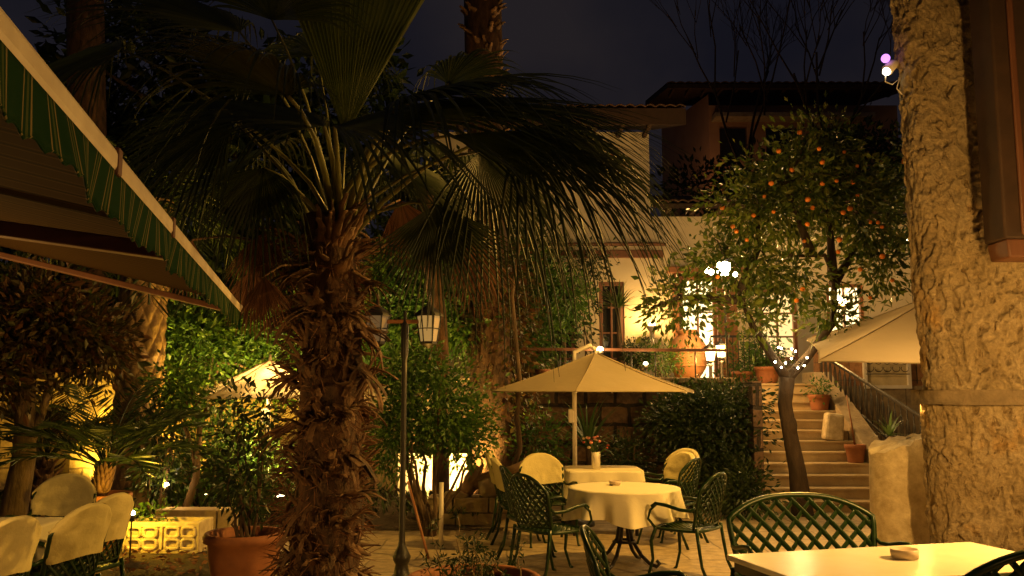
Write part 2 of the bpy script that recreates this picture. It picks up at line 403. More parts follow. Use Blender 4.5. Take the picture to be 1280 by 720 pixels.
# stairs
t = thing('stone_staircase', 'worn stone staircase of twelve steps rising to the terrace on the right', 'staircase', (4.4, 12.4, 0))
X0, X1, RUN, NS = 3.5, 5.3, .27, 12
for i in range(NS):
    y0 = 12.4+i*RUN; h = TZ/NS
    b = MB(); z1 = (i+1)*h
    b.grid(lambda u, v: Vector((X0+(X1-X0)*u, y0+.03, i*h+(z1-.035-i*h)*v)), 2, 1)
    dp_ = (15.66-y0 if i == NS-1 else RUN+.045); b.box(((X0+X1)/2+random.uniform(-.01, .01), y0+dp_/2+random.uniform(-.006, .006), z1-.0175+random.uniform(-.003, .003)), (X1-X0, dp_, .035))
    b.box(((X0+X1)/2, y0+.03+RUN/2+.006, z1-.035-(h-.035)/2-.001), (X1-X0-.004, RUN, h-.037))
    if i == NS-1: pass
    s = b.build('step', mat('step_stone%d' % (i % 3), (.52-.04*(i % 3), .40-.03*(i % 3), .23-.02*(i % 3)), (.36, .27, .15), rough=.8, scale=4, bump=.4, bscale=18), t, False, bevel=.006)
b = MB(); b.box((X0-.07, 14.0, .9), (.13, 3.2, 1.8)); b.build('side_wall', m_rub, t, False)
# sloping string wall on the right of the stairs
b = MB()
def slab(x0, x1, pts):
    b.add([(x, y, z) for x in (x0, x1) for y, z in pts], [tuple(range(len(pts)-1, -1, -1)), tuple(len(pts)+k for k in range(len(pts)))]+[(k, (k+1) % len(pts), len(pts)+(k+1) % len(pts), len(pts)+k) for k in range(len(pts))])
slab(5.31, 5.62, [(12.2, 0), (12.2, .16), (15.6, 2.0), (16.2, 2.0), (16.2, 0)])
b.build('stringer', M_block, t, False, bevel=.015)
# wall right of the stairs (lower storey beside pillar)
t = thing('side_garden_wall', 'ochre block wall behind the stair railing with a white grille window', 'wall', (8, 16.3, 0))
b = MB(); b.box((8.8, 16.4, 1.35), (6.3, .3, 2.7)); b.build('wall_face', brickmat('ochre_blocks', (.42, .22, .10), (.33, .17, .08), (.2, .12, .07), .7, .32, .012, bump=.4), t, False)
w0, w1 = P(1082, 482, 16.2), P(1135, 445, 16.2)
fb = MB()
cx, cz = (w0.x+w1.x)/2, (w0.z+w1.z)/2+.1; ww, hh = w1.x-w0.x, w1.z-w0.z+.25
for sx in (-1, 1): fb.box((cx+sx*ww/2, 16.2, cz), (.06, .07, hh))
for sz in (-1, 1): fb.box((cx, 16.2, cz+sz*hh/2), (ww+.06, .075, .06))
wi = fb.build('window', M_white, t, False)
MB().box((cx, 16.235, cz), (ww-.06, .02, hh-.06)).build('pane', mat('lit_curtain', (.6, .5, .3), rough=.9), wi, False)
gb = MB()
for k in range(5):
    xk = cx-ww/2+ww*(k+.5)/5
    for zz in (-.12, .02, .16):
        gb.tube([(xk+.07*math.sin(a), 16.17, cz+zz+.07*(1-math.cos(a))*.9) for a in np.linspace(-2, 2, 9)], .007, 5)
gb.box((cx, 16.17, cz-.16), (ww, .012, .014)); gb.box((cx, 16.17, cz+.19), (ww, .012, .014)); gb.build('grille', M_iron, wi)
# ------------------------------------------------------------ HOUSE on the terrace
HY = 18.2
t = thing('terrace_house', 'cream plastered house with overhanging tiled eave and lit doorway above the terrace', 'house', (3, HY, TZ))
hb = MB()
def wallrects(mb, xs, zs, holes, y, th=.3):
    """facade as cells minus holes"""
    for i in range(len(xs)-1):
        for j in range(len(zs)-1):
            cx, cz = (xs[i]+xs[i+1])/2, (zs[j]+zs[j+1])/2
            if any(h[0] < cx < h[1] and h[2] < cz < h[3] for h in holes): continue
            mb.box((cx, y+th/2, cz), (xs[i+1]-xs[i], th, zs[j+1]-zs[j]))
zt = ZA(165, HY)      # under the eave
xR = XA(817, HY)      # upper corner
zl = ZA(300, HY)+.5      # right wing top
h_up = (XA(745, HY), XA(781, HY), ZA(207, HY), ZA(190, HY))
h_d1 = (XA(750, HY), XA(782, HY), TZ, ZA(352, HY))
h_d0 = (XA(690, HY), XA(719, HY), TZ, ZA(352, HY))
h_door = (XA(845, HY), XA(925, HY), TZ, ZA(338, HY))
h_w2 = (XA(1038, HY), XA(1085, HY), ZA(425, HY), ZA(355, HY))
h_w1 = (XA(952, HY), XA(1000, HY), TZ+.5, ZA(362, HY))
holes = [h_up, h_d0, h_d1, h_door, h_w1, h_w2]
xs = sorted({-1.6, xR}|{v for h in (h_up, h_d0, h_d1) for v in h[:2]}); zs = sorted({TZ, zt}|{v for h in (h_up, h_d0, h_d1) for v in h[2:]})
wallrects(hb, xs, zs, holes, HY)
xs = sorted({xR, 9.9}|{v for h in (h_door, h_w1, h_w2) for v in h[:2]}); zs = sorted({TZ, zl}|{v for h in (h_door, h_w1, h_w2) for v in h[2:]})
wallrects(hb, xs, zs, holes, HY)
hb.box((xR-.15, HY+3, (TZ+zt)/2), (.3, 5.4, zt-TZ-.01)); hb.box((4, HY+6, 3.2), (11.6, .3, 2.8))
hb.box((3, HY+3, TZ+.01), (13, 5.5, .02))
hb.build('wall', M_plaster, t, False)
b = MB(); zb = ZA(318, HY)
b.box((XA(765, HY)-1.2, HY-.03, zb), (4.6, .12, .16)); b.box((XA(765, HY)-1.2, HY-.06, zb+.20), (4.7, .2, .05)); b.build('beam', M_wood, t, 'auto', bevel=.01)
# eaves and roof
def roof(nm, x0, x1, y0, y1, z0, z1, par, th=.10, pitch=.2, drop=0):
    rb = MB()
    nu = int((x1-x0)/pitch)*6
    rb.grid(lambda u, v: Vector((x0+(x1-x0)*u, y0+(y1-y0)*v, z0+(z1-z0)*v+.045*abs(math.sin(u*nu/6*PI))+.012*noise.noise(Vector((u*40, v*9, z0))))), nu, 10)
    r = rb.build(nm, M_tile, par, True, solid=.025)
    sb = MB()
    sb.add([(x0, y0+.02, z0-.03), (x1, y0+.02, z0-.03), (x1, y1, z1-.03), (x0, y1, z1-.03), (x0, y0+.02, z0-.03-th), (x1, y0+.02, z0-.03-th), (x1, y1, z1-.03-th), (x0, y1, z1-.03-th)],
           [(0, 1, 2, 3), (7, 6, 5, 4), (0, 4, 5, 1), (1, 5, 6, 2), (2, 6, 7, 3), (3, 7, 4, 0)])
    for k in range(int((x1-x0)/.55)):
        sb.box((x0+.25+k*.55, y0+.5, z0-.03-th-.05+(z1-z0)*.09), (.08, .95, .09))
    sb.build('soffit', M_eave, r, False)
    return r
eY = HY-1.0
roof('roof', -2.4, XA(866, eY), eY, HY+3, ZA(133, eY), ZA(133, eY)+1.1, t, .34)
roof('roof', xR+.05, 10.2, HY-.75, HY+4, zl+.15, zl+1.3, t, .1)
# windows / doors
def window(h, par, frame=.08, nx=2, nz=2, lit=None, y=HY, nm='window', fm=None, inset=.08, curtain=False):
    x0, x1, z0, z1 = h; fm = fm or M_wood
    fb = MB(); cx, cz = (x0+x1)/2, (z0+z1)/2
    for sx, xx in ((1, x0), (-1, x1)): fb.box((xx+sx*frame/2, y+inset, cz), (frame, .12, z1-z0))
    for sz, zz in ((1, z0), (-1, z1)): fb.box((cx, y+inset, zz+sz*frame/2), (x1-x0-2*frame, .12, frame))
    for k in range(1, nx): fb.box((x0+(x1-x0)*k/nx, y+inset+.01, cz), (.04, .06, z1-z0-2*frame))
    for k in range(1, nz): fb.box((cx, y+inset+.012, z0+(z1-z0)*k/nz), (x1-x0-2*frame, .05, .035))
    w_ = fb.build(nm, fm, par, False, bevel=.006)
    MB().box((cx, y+inset+.04, cz), (x1-x0-2*frame+.01, .012, z1-z0-2*frame+.01)).build('pane', lit or M_glassy, w_, False)
    sb = MB(); sb.box((cx, y-.04, z0-.03), (x1-x0+.16, .2, .05)); 
    if z0 > TZ+.1: sb.build('sill', M_block, w_, False)
    return w_
E_warm = emat('lit_window_glow', (1, .66, .26), 1.2)
E_hot = emat('bright_window_glow', (1, .76, .36), 2.7)
window(h_up, t, .05, 3, 1)
window(h_d0, t, .07, 2, 4, nm='door'); window(h_d1, t, .08, 2, 4, nm='door')
window(h_w1, t, .07, 2, 3, E_warm, fm=M_owood); window(h_w2, t, .07, 2, 3, E_hot, fm=M_owood)
# lit double doorway with varnished frame
x0, x1, z0, z1 = h_door
xm = XA(900, HY)
window((x0+.10, xm, TZ, z1-.12), t, .09, 2, 3, E_hot, nm='door', fm=M_owood)
window((xm+.02, x1, TZ, z1-.12), t, .10, 1, 3, E_warm, nm='door', fm=M_owood)
b = MB(); b.box(((x0+x1)/2, HY-.05, z1), (x1-x0+.3, .2, .13)); b.box((x0+.03, HY-.03, (TZ+z1)/2), (.12, .14, z1-TZ-.14)); b.build('door_frame', M_owood, t, 'auto', bevel=.01)
# open shutter leaf beside door
b = MB(); sx = XA(912, HY-.5)
b.box((sx, HY-.35, TZ+1.0), (.34, .05, 2.0)); 
for zz in (.3, .95, 1.6): b.box((sx, HY-.385, TZ+zz), (.22, .03, .42))
b.build('shutter', M_owood, t, 'auto', bevel=.006)
# ------------------------------------------------------------ far house and roofs
t = thing('hill_house', 'dim pinkish house with dark hipped roof on the rise behind the terrace house', 'house', (9, 30, 3))
b = MB(); Y = 30
a0, a1 = P(828, 215, Y+5), P(888, 215, Y)
zr = ZA(118, Y)
b.add([(a0.x, a0.y, 3), (a1.x, a1.y, 3), (a1.x, a1.y, zr), (a0.x, a0.y, zr+.3)], [(0, 1, 2, 3)])
b.box(((a1.x+XA(1140, Y))/2, Y+2, (3+zr-.4)/2+.0), (XA(1140, Y)-a1.x, 4, zr-3.4)); b.build('wall', M_plaster2, t, False)
b = MB(); b.box((XA(1000, Y), Y-.3, ZA(150, Y)), (5.5, .7, .15)); b.build('balcony', M_block, t, False)
for k, px in enumerate((925, 985, 1050)): MB().box((XA(px, Y), Y-.01, ZA(180, Y)), (.9, .06, 1.1)).build('window', M_glassy, t, False)
roof('roof', a1.x-1.6, XA(1150, Y), Y-.9, Y+4, zr+.1, zr+1.1, t, .15, .3)
q = P(858, 262, 28.6); tt = thing('added_hill_light', 'added light on a post beside the pinkish hill house, mostly hidden', 'added light', (q.x, q.y, 3)); MB().tube([(q.x, q.y, 3), q], .05, 8).build('post', M_iron, tt); MB().ball(q+Vector((0, 0, .12)), .14, 12, 8).build('globe', emat('added_globe_glow', (1, .5, .15), 3), tt); lamp(q+Vector((0, -.2, .3)), 55, (1, .55, .28), .2)  # post and globe added to light the pinkish house wall
t = thing('distant_house', 'unlit dark house far behind the bare tree', 'house', (14, 40, 3))
b = MB(); b.box((XA(1060, 40), 41, 5), (9, 4, 7)); b.build('wall', M_plaster2, t, False); roof('roof', XA(1060, 40)-5, XA(1060, 40)+5, 38.7, 43, 8.6, 10, t, .2, .3)
tag(MB().grid(lambda u, v: Vector((-60+130*u, 34+70*v, 2.0+6.5*v+1.2*noise.noise(Vector((u*6, v*4, 2))))), 40, 20).build('hill', mat('dark_hillside', (.05, .05, .03), rough=1, scale=.8), None, True, (0, 34, 0)), kind='structure')
# ------------------------------------------------------------ PILLAR (right)
t = thing('stone_pillar', 'massive rough weathered stone pillar with a flat ledge on the right', 'pillar', (4.75, 8.7, 0))
b = MB()
px0, px1, py0, py1 = 3.80, 5.6, 8.05, 8.5
def loop(u):
    a = 2*PI*u; k = 4.2
    c, s_ = math.cos(a), math.sin(a)
    r = (abs(c)**k+abs(s_)**k)**(-1/k)
    return c*r, s_*r
def pil(z0, z1, ex, cx=(px0+px1)/2, cy=(py0+py1)/2, hx=(px1-px0)/2, hy=(py1-py0)/2, amp=1):
    def f(u, v):
        x, y = loop(u); z = z0+(z1-z0)*v
        hx_ = hx+ex; lean = .012*z
        p = Vector((cx+x*hx_+.13-.026*z, cy+y*(hy+ex), z))
        q = Vector((p.x*1.0, p.y*1.0, p.z*.75))
        q = q+Vector((.06*noise.noise(q*6), 0, .1*noise.noise(q*4)))
        rg = 1-abs(noise.noise(Vector((q.x*7, q.y*7, q.z*3.4))))*2.2; r2 = 1-abs(noise.noise(Vector((q.x*15, q.y*15, q.z*9))+Vector((3, 1, 0))))*2
        d = .020*noise.noise(q*2.1)+.010*max(rg, -.6)+.015*max(r2, -.5)-.034*min(1, max(0, noise.noise(Vector((q.x*17, q.y*17, q.z*11)))-.18)*5)+.017*noise.noise(q*22)+.010*noise.noise(q*46)-.06*max(0, noise.noise(Vector((p.x*8, p.y*8, p.z*4)))-.25)
        n_ = Vector((x, y, 0)).normalized()
        return p+n_*d*amp
    return f
zL = ZA(505, 8.05); zU = ZA(487, 8.05)
b.grid(pil(0, zL, .03), 460, 170); b.grid(pil(zU-.01, 6.2, 0), 460, 460)
b.build('shaft', M_stone, t)
b = MB(); b.grid(pil(zL-.01, zU+.0, .10, amp=.3), 200, 6)
b.add([(px0-.09, py0-.09, zU+.0), (px1+.04, py0-.09, zU+.0), (px1+.04, py1+.04, zU), (px0-.04, py1+.04, zU), (px0-.09, py0-.09, zL), (px1+.02, py0-.09, zL), (px1+.02, py1, zL), (px0, py1, zL)], [(0, 1, 2, 3), (7, 6, 5, 4)])
b.build('ledge', mat('ledge_stone', (.27, .21, .13), (.17, .13, .08), rough=.9, scale=8, bump=1, bscale=24, dist=.03), t)
# wooden post/bracket in front of pillar
q = P(1262, 300, 7.3)
t = thing('timber_bracket', 'dark reddish timber post hanging in front of the pillar at the top right', 'bracket', (q.x+.3, 7.4, q.z))
b = MB(); xl = P(1246, 150, 7.3).x
b.box((xl+.35, 7.5, q.z+2.0), (.66, .34, 3.96)); b.build('post', M_eave, t, 'auto', bevel=.02)
b = MB(); b.box((xl+.37, 7.5, q.z-.06), (.62, .30, .16), None, 1.07); b.box((xl+.18, 7.31, q.z+1.5), (.06, .03, 2.9)); b.build('end_moulding', M_wood, t, 'auto', bevel=.02)
# broken marble column stump
q = PZ(1122, 690, 0)
sx, sy = XA(1121, 9.2), 9.2
t = MB()
def stump(u, v):
    a = 2*PI*u; r = .315*(1-.04*v)*(1+.02*noise.noise(Vector((math.cos(a)*2, math.sin(a)*2, v*4))))
    top = 1.16+.075*math.cos(a)-.06*max(0, math.cos(a-PI*1.1))**3+.03*noise.noise(Vector((math.cos(a)*3, math.sin(a)*3, 9)))
    top -= .06*max(0, noise.noise(Vector((a*4, 0, 3))))
    return Vector((sx+r*math.cos(a), sy+r*math.sin(a), top*v))
t.grid(stump, 72, 40)
t.grid(lambda u, v: Vector((sx, sy, 0)).lerp(stump(u, 1)-Vector((0, 0, 0)), v) if v > .99 else Vector((sx+(stump(u, 1).x-sx)*v, sy+(stump(u, 1).y-sy)*v, 1.15*(1-v)+stump(u, 1).z*v+.02*noise.noise(Vector((u*5, v*5, 0))))), 72, 6)
tag(t.build('column_stump', M_marble, None, True, (sx, sy, 0)), 'broken pale marble column stump standing at the foot of the pillar', 'column stump')
# ------------------------------------------------------------ CHAIRS
def make_chair(W=.5, H=.93, cover=False, name='garden_chair', lat=.074, barw=2.5, cat='chair', fr=.0145):
    r = thing(name, 'x', cat)
    hB = H-.45
    def B(u, v):
        return Vector((u*W/2*(.9+.1*math.sin(min(v, 1)*PI*.6)), -.22-.11*v+.055*u*u, .45+v*hB))
    def top(u): return 1-.30*abs(u)**2.6
    fb = MB()
    pts = [B(-1, v) for v in np.linspace(-.02, top(1), 8)]+[B(u, top(u)) for u in np.linspace(-1, 1, 27)[1:-1]]+[B(1, v) for v in np.linspace(top(1), -.02, 8)]
    fb.tube(pts, fr, 8); fb.tube([B(u, .07) for u in np.linspace(-1, 1, 9)], .011, 6)
    back = fb.build('backrest', M_green, r)
    lb = MB(); s = 1.15*W/W
    ext = W/2; k = -40
    offs = np.arange(-1.6*ext-hB*1.2, 1.6*ext+hB*1.2, lat)
    for sg in (1, -1):
        for o_ in offs:
            run = []
            for V in np.linspace(.07*hB, hB, 26):
                U = o_+sg*(V-hB/2)*.95
                u = U/ext; v = V/hB
                if abs(u) < 1.0 and v < top(u)+.005: run.append(B(u, v)+Vector((0, .003*sg, 0)))
            if len(run) > 2: lb.tube(run[::2]+([run[-1]] if len(run) % 2 == 0 else []), .0048, 8, flat=barw)
    lb.build('lattice', M_green, back)
    sb = MB(); zs = .44
    def SP(a):
        c, s_ = math.cos(a), math.sin(a); kk = (abs(c)**4+abs(s_)**4)**(-.25)
        return Vector((c*kk*(W/2+.01), s_*kk*.235+.0, zs))
    sb.tube([SP(a) for a in np.linspace(0, 2*PI, 37)], .014, 7, cap=False)
    for sg in (1, -1):
        for o_ in np.arange(-1, 1, .058):
            run = [Vector((o_+sg*y, y, zs-.004)) for y in np.linspace(-.225, .225, 15) if abs(o_+sg*y) < W/2]
            if len(run) > 1: sb.tube([run[0], run[-1]], .011, 5, flat=.6)
    sb.build('seat', M_green, r)
    for sx in (-1, 1):
        MB().tube([(sx*(W/2-.01), .2, zs), (sx*(W/2+.015), .235, .33), (sx*(W/2+.005), .225, .17), (sx*(W/2+.015), .27, .02), (sx*(W/2+.02), .29, 0)], [.017, .018, .014, .013, .018], 8).build('leg', M_green, r)
        MB().tube([(sx*(W/2-.01), -.20, zs+.03), (sx*(W/2-.005), -.225, .30), (sx*(W/2), -.25, .15), (sx*(W/2+.01), -.32, 0)], [.017, .016, .014, .017], 8).build('leg', M_green, r)
        a = B(sx, .42)
        ab = MB()
        ab.tube([a, a+Vector((sx*.02, .05, -.035)), a+Vector((sx*.03, .15, -.03)), a+Vector((sx*.035, .28, .0)), a+Vector((sx*.035, .39, .01)), a+Vector((sx*.035, .43, -.015)), a+Vector((sx*.035, .415, -.035))], [.012, .014, .016, .017, .015, .012, .008], 8)
        ab.tube([a+Vector((sx*.035, .38, 0)), (sx*(W/2+.03), .23, .60), (sx*(W/2+.02), .26, .52), (sx*(W/2), .2, .445)], [.011, .012, .012, .013], 8)
        ab.build('armrest', M_green, r)
    if cover:
        cb = MB(); v0 = .36
        def cf(u, v):
            a = 2*PI*u
            vv = v0+(1-v0)*min(v*1.25, 1)
            q = max(-1, min(1, math.cos(a)*1.02))
            tp = top(q)+.03
            hgt = min(vv, 9)
            zz = v0+(tp-v0)*min(v*1.2, 1)
            k = 1 if v < .84 else max(0, 1-((v-.84)/.16)**2)
            sag = .014*noise.noise(Vector((math.cos(a)*3, math.sin(a)*3, v*5)))+.010*noise.noise(Vector((math.cos(a)*9, math.sin(a)*5, v*3+7)))
            c = B(q*1.04, zz)
            return c+Vector((0, (math.sin(a))*.036*k+sag, .012*(1-k)*1+.01*math.sin(a*3)*(1-v)))
        cb.grid(cf, 48, 16); cb.build('slipcover', M_cover, r)
    return r
chair0 = make_chair(); chairC = make_chair(cover=True, lat=.074, name='covered_chair')
used = set()
def put(proto, x, y, face, label, group):
    o = proto if proto.name not in used else copy_tree(proto)
    used.add(proto.name); place(o, x, y, face, label); o['group'] = group
    return o
G1 = 'green lattice armchairs on the courtyard'
TX, TY = XA(778, 8.65), 8.65
put(chair0, XA(686, 8.05), 8.05, (.78, .62), 'dark green lattice armchair, nearer of two, left of the cloth covered round table', G1)
put(chair0, XA(668, 8.75), 8.75, (.95, .25), 'dark green lattice armchair half hidden behind another, left of the round table', G1)
put(chair0, XA(858, 8.1), 8.15, (-.78, .62), 'green lattice armchair catching light on the right side of the round table', G1)
put(chair0, XA(838, 9.75), 9.9, (-.7, .5), 'dark lattice armchair glimpsed behind the right side of the round table', G1)
put(chair0, XA(803, 4.75), 4.75, (.985, -.17), 'near dark lattice chair seen almost edge on, left of the ivory table', G1)
G2 = 'chairs with cream slipcovers'
L = [(-3.10, 5.15, (-.97, .24), 'cream covered chair nearest the camera at bottom left corner'),
     (-2.96, 5.75, (-.97, .24), 'cream covered chair, second of the near row on the left'),
     (-3.05, 6.3, (-.97, .24), 'cream covered chair at the far end of the near row, beside the lit flood lamp'),
     (-4.25, 5.9, (.85, -.3), 'cream covered chair on far side of the left table, at the frame edge'),
     (-4.2, 6.6, (.9, -.4), 'cream covered chair at far side of the left table, turned towards the camera'),
     (XA(70, 7.3), 7.35, (.1, -1), 'wide cream covered chair facing the camera at the head of the left table')]
for x, y, f, l in L: put(chairC, x, y, f, l, G2)
put(chairC, XA(684, 9.9), 9.95, (.25, -1), 'yellowish covered chair facing the camera left of the square table under umbrella', G2)
put(chairC, XA(655, 9.85), 9.6, (.95, .15), 'covered chair seen edge on behind the left lattice armchair', G2)
put(chairC, XA(646, 10.2), 10.35, (.98, -.1), 'leftmost covered chair edge beside the driftwood log', G2)
put(chairC, XA(826, 10.4), 10.3, (-.85, -.5), 'covered chair on right of the square table, left one of two', G2)
put(chairC, XA(840, 10.7), 10.9, (-.75, -.65), 'covered chair on right of the square table, right one of two', G2)
bench = make_chair(W=1.05, H=.93, name='garden_bench', lat=.125, cat='bench', barw=3.9, fr=.021)
place(bench, XA(1012, 6.05), 6.0, (.12, -1), 'wide dark lattice bench on the far side of the ivory table'); bench['group'] = 'lattice benches at the ivory table'
b2 = copy_tree(bench); place(b2, 2.62, 4.53, (-.1, 1), 'lattice bench back cut off at the bottom right corner')
# ------------------------------------------------------------ TABLES
def rot2(c, a): return Matrix.Rotation(a, 3, 'Z')
# foreground ivory table
la, lb_ = PZ(908, 693, .75), PZ(1212, 677, .75)
d = (lb_-la); d.z = 0; Lt = d.length; d.normalize(); pr = Vector((d.y, -d.x, 0)); ctr = la+d*Lt/2+pr*.4
t = thing('dining_table', 'ivory rectangular table top in the lower right foreground holding an ashtray', 'table', (ctr.x, ctr.y, 0))
R = Matrix((d, -pr, Vector((0, 0, 1)))).transposed()
MB().box((ctr.x, ctr.y, .735), (Lt, .8, .03), R).build('tabletop', M_table, t, False, bevel=.005)
MB().box((ctr.x, ctr.y, .69), (Lt-.06, .74, .055), R).build('apron', M_iron, t, False)
for sx in (-1, 1):
    for sy in (-1, 1):
        q = ctr+d*sx*(Lt/2-.08)+pr*sy*.32
        MB().tube([(q.x, q.y, .67), (q.x, q.y, 0)], .022, 8).build('leg', M_iron, t)
q = PZ(1131, 698, .75)
b = MB(); pf = [(.0, .004), (.07, .004), (.074, .05), (.068, .052), (.062, .015), (.0, .013)]
b.lathe([(.001 if r == 0 else r, z) for r, z in pf], (q.x, q.y, .75), 30)
t = thing('ashtray', 'round pale ceramic ashtray with a cigarette end on the ivory table', 'ashtray', (q.x, q.y, .75)); b.build('bowl', M_ceramic, t)
MB().tube([(q.x-.03, q.y-.03, .79), (q.x+.012, q.y+.0, .768)], .004, 8).build('cigarette_end', M_white, t)
# round middle table with draped cloth
t = thing('round_table', 'round iron table on curved scroll legs beneath a cream cloth', 'table', (TX, TY, 0))
MB().lathe([(.001, .715), (.5, .715), (.5, .735), (.001, .735)], (TX, TY, 0), 40).build('tabletop', M_iron, t)
for k in range(4):
    a = PI/4+k*PI/2+.2; c, s_ = math.cos(a), math.sin(a)
    MB().tube([(TX+c*r, TY+s_*r, z) for r, z in ((.12, .71), (.06, .58), (.05, .4), (.08, .25), (.17, .12), (.26, .05), (.33, .03), (.36, .06), (.33, .085))], .018, 8).build('leg', M_iron, t)
MB().lathe([(.10, .22), (.12, .23), (.10, .245)], (TX, TY, 0), 20).build('stretcher_ring', M_iron, t)
def cloth(cx, cy, rad, h0, drop, waves, seed, sq=None, name='tablecloth', label='', fine=90):
    b = MB()
    def f(u, v):
        a = 2*PI*u
        if sq:
            k = 9; c, s_ = math.cos(a), math.sin(a); rr = (abs(c/sq[0])**k+abs(s_/sq[1])**k)**(-1/k)
        else: rr = rad
        if v < .35: r = rr*v/.35; z = h0
        else:
            w_ = (v-.35)/.65; wv = noise.noise(Vector((math.cos(a)*waves, math.sin(a)*waves, seed)))
            fl = .05*math.sin(a*waves*1.9+seed)+.09*wv
            dr = drop*(1+ (.12*math.sin(4*a+seed) if not sq else .05*math.sin(4*a)))
            r = rr+.008+fl*w_**1.2+.03*w_; z = h0-.004-dr*w_
        return Vector((cx+r*math.cos(a), cy+r*math.sin(a), z))
    b.grid(f, fine*2, 34)
    return tag(b.build(name, M_cloth, None, True, (cx, cy, h0)), label, 'tablecloth')
cloth(TX, TY, .53, .742, .27, 5, 1.3, None, label='cream cloth hanging in folds over the round table')
q = Vector((XA(768, TY+.1), TY+.15, .745)); b = MB(); b.lathe([(.001, .004), (.055, .004), (.06, .04), (.054, .04), (.05, .012), (.001, .012)], q, 24)
tag(b.build('ashtray', M_ceramic, None, True, q), 'small pale ashtray on the cream cloth of the round table', 'ashtray')
# square back table
BX, BY = XA(752, 10.7), 10.75
t = thing('square_table', 'square table beneath a cream cloth and vase under the far umbrella', 'table', (BX, BY, 0))
MB().box((BX, BY, .725), (.84, .8, .025)).build('tabletop', M_wood, t, False)
for sx in (-1, 1):
    for sy in (-1, 1): MB().tube([(BX+sx*.36, BY+sy*.34, .71), (BX+sx*.36, BY+sy*.34, 0)], .02, 8).build('leg', M_iron, t)
cloth(BX, BY, 0, .742, .34, 4, 4.1, (.45, .42), label='cream cloth on the square table under the far umbrella')
q = P(745, 585, 10.6); q.z = .744
t = thing('flower_vase', 'white vase of pink and red flowers on the square table', 'vase', q)
MB().lathe([(.001, 0), (.05, 0), (.05, .14), (.055, .20), (.045, .20), (.042, .13), (.001, .1)], q, 20).build('vase_body', M_white, t)
b = MB(); fm_ = [mat('pink_petals', (.75, .30, .22), (.6, .2, .14)), mat('red_petals', (.40, .05, .03), (.25, .03, .02)), mat('white_petals', (.7, .55, .4))]
for i in range(20):
    a = random.uniform(0, 2*PI); rr = random.uniform(.02, .17); p = q+Vector((math.cos(a)*rr, math.sin(a)*rr, random.uniform(.30, .42)-rr*.4))
    b.tube([q+Vector((0, 0, .15)), p], .004, 4); MB().ball(p, random.uniform(.014, .026), 7, 5, (1, 1, .7)).build('flower', fm_[i % 3], t)
b.build('stem', L_green, t)
q = P(702, 583, 11.1); 
# left dining table
t = thing('cloth_table_frame', 'long table between the cream covered chairs at lower left', 'table', (-3.3, 5.75, 0))
MB().box((-3.62, 5.85, .72), (.72, 1.5, .03)).build('tabletop', M_wood, t, False)
for sx in (-1, 1):
    for sy in (-1, 1): MB().tube([(-3.62+sx*.3, 5.85+sy*.68, .7), (-3.62+sx*.3, 5.85+sy*.68, 0)], .022, 8).build('leg', M_iron, t)
t.name = 'long_table'
cloth(-3.62, 5.85, 0, .74, .24, 4, 7.7, (.39, .78), label='tan cloth on the long table between the left covered chairs')
# ------------------------------------------------------------ UMBRELLAS
def umbrella(label, c, R, zr, za, n, a0, pole, arm=None, crank=True, val=.0, base=True, group='canvas umbrellas', tilt=0):
    t = thing('parasol', label, 'umbrella', (pole[0], pole[1], 0), group)
    b = MB(); c = Vector(c)
    def rim(k): a = a0+2*PI*k/n; return Vector((c.x+R*math.cos(a), c.y+R*math.sin(a), zr+tilt*R*math.sin(a)))
    ap = Vector((c.x, c.y, za))
    for k in range(n):
        p, q = rim(k), rim(k+1); m = 12
        def f(u, v):
            e = p.lerp(q, u); sag_in = 1-.045*math.sin(PI*u)*v
            w_ = ap.lerp(Vector((c.x+(e.x-c.x)*sag_in, c.y+(e.y-c.y)*sag_in, e.z)), v)
            w_.z -= .022*math.sin(PI*v)+.03*math.sin(PI*u)*v*(1-v)*2
            return w_
        b.grid(f, 8, m)
    can = b.build('canopy', M_canvas, t, 'auto')
    b = MB()
    for k in range(n): b.tube([ap.lerp(rim(k), v)+Vector((0, 0, .006-.022*math.sin(PI*v))) for v in np.linspace(.03, .995, 9)], .007, 5)
    b.tube([rim(k/6*1.0)*1 if False else rim(int(k/6)).lerp(rim(int(k/6)+1), (k % 6)/6).lerp(Vector((c.x, c.y, zr)), .043*math.sin(PI*(k % 6)/6))+Vector((0, 0, -.004)) for k in range(6*n+1)], .007, 5)
    b.build('seam', M_canvas, can)
    b = MB(); b.tube([ap+Vector((0, 0, -.05)), ap+Vector((0, 0, .07))], [.03, .015], 10)
    b.build('finial', M_white, t)
    for k in range(n):
        b = MB(); m0 = ap.lerp(rim(k), .5)-Vector((0, 0, .11)); b.tube([ap-Vector((0, 0, .06)), m0, rim(k)-Vector((0, 0, .02))], .009, 5)
        if pole[0] == c.x: b.tube([Vector((c.x, c.y, zr+.02)), ap.lerp(rim(k), .45)-Vector((0, 0, .12))], .008, 5)
        b.build('rib', M_white, t)
    pz = za-.03
    if arm: pz = arm[0][2]
    MB().tube([(pole[0], pole[1], 0.02), (pole[0], pole[1], pz)], .028, 12).build('pole', M_white, t)
    if arm: MB().tube(arm, .03, 8).build('arm', M_white, t)
    if crank:
        b = MB(); b.box((pole[0]-.045, pole[1]-.03, 1.35), (.07, .08, .17)); b.build('crank_box', M_white, t, False, bevel=.01)
    if base: MB().lathe([(.001, 0.005), (.24, .005), (.24, .05), (.06, .08), (.04, .25), (.001, .25)], (pole[0], pole[1], 0), 28).build('base', M_iron, t)
    return t
Yu = 11.2
cu = P(745, 487, Yu); ap = P(745, 441, Yu)
pp = P(718, 500, Yu)
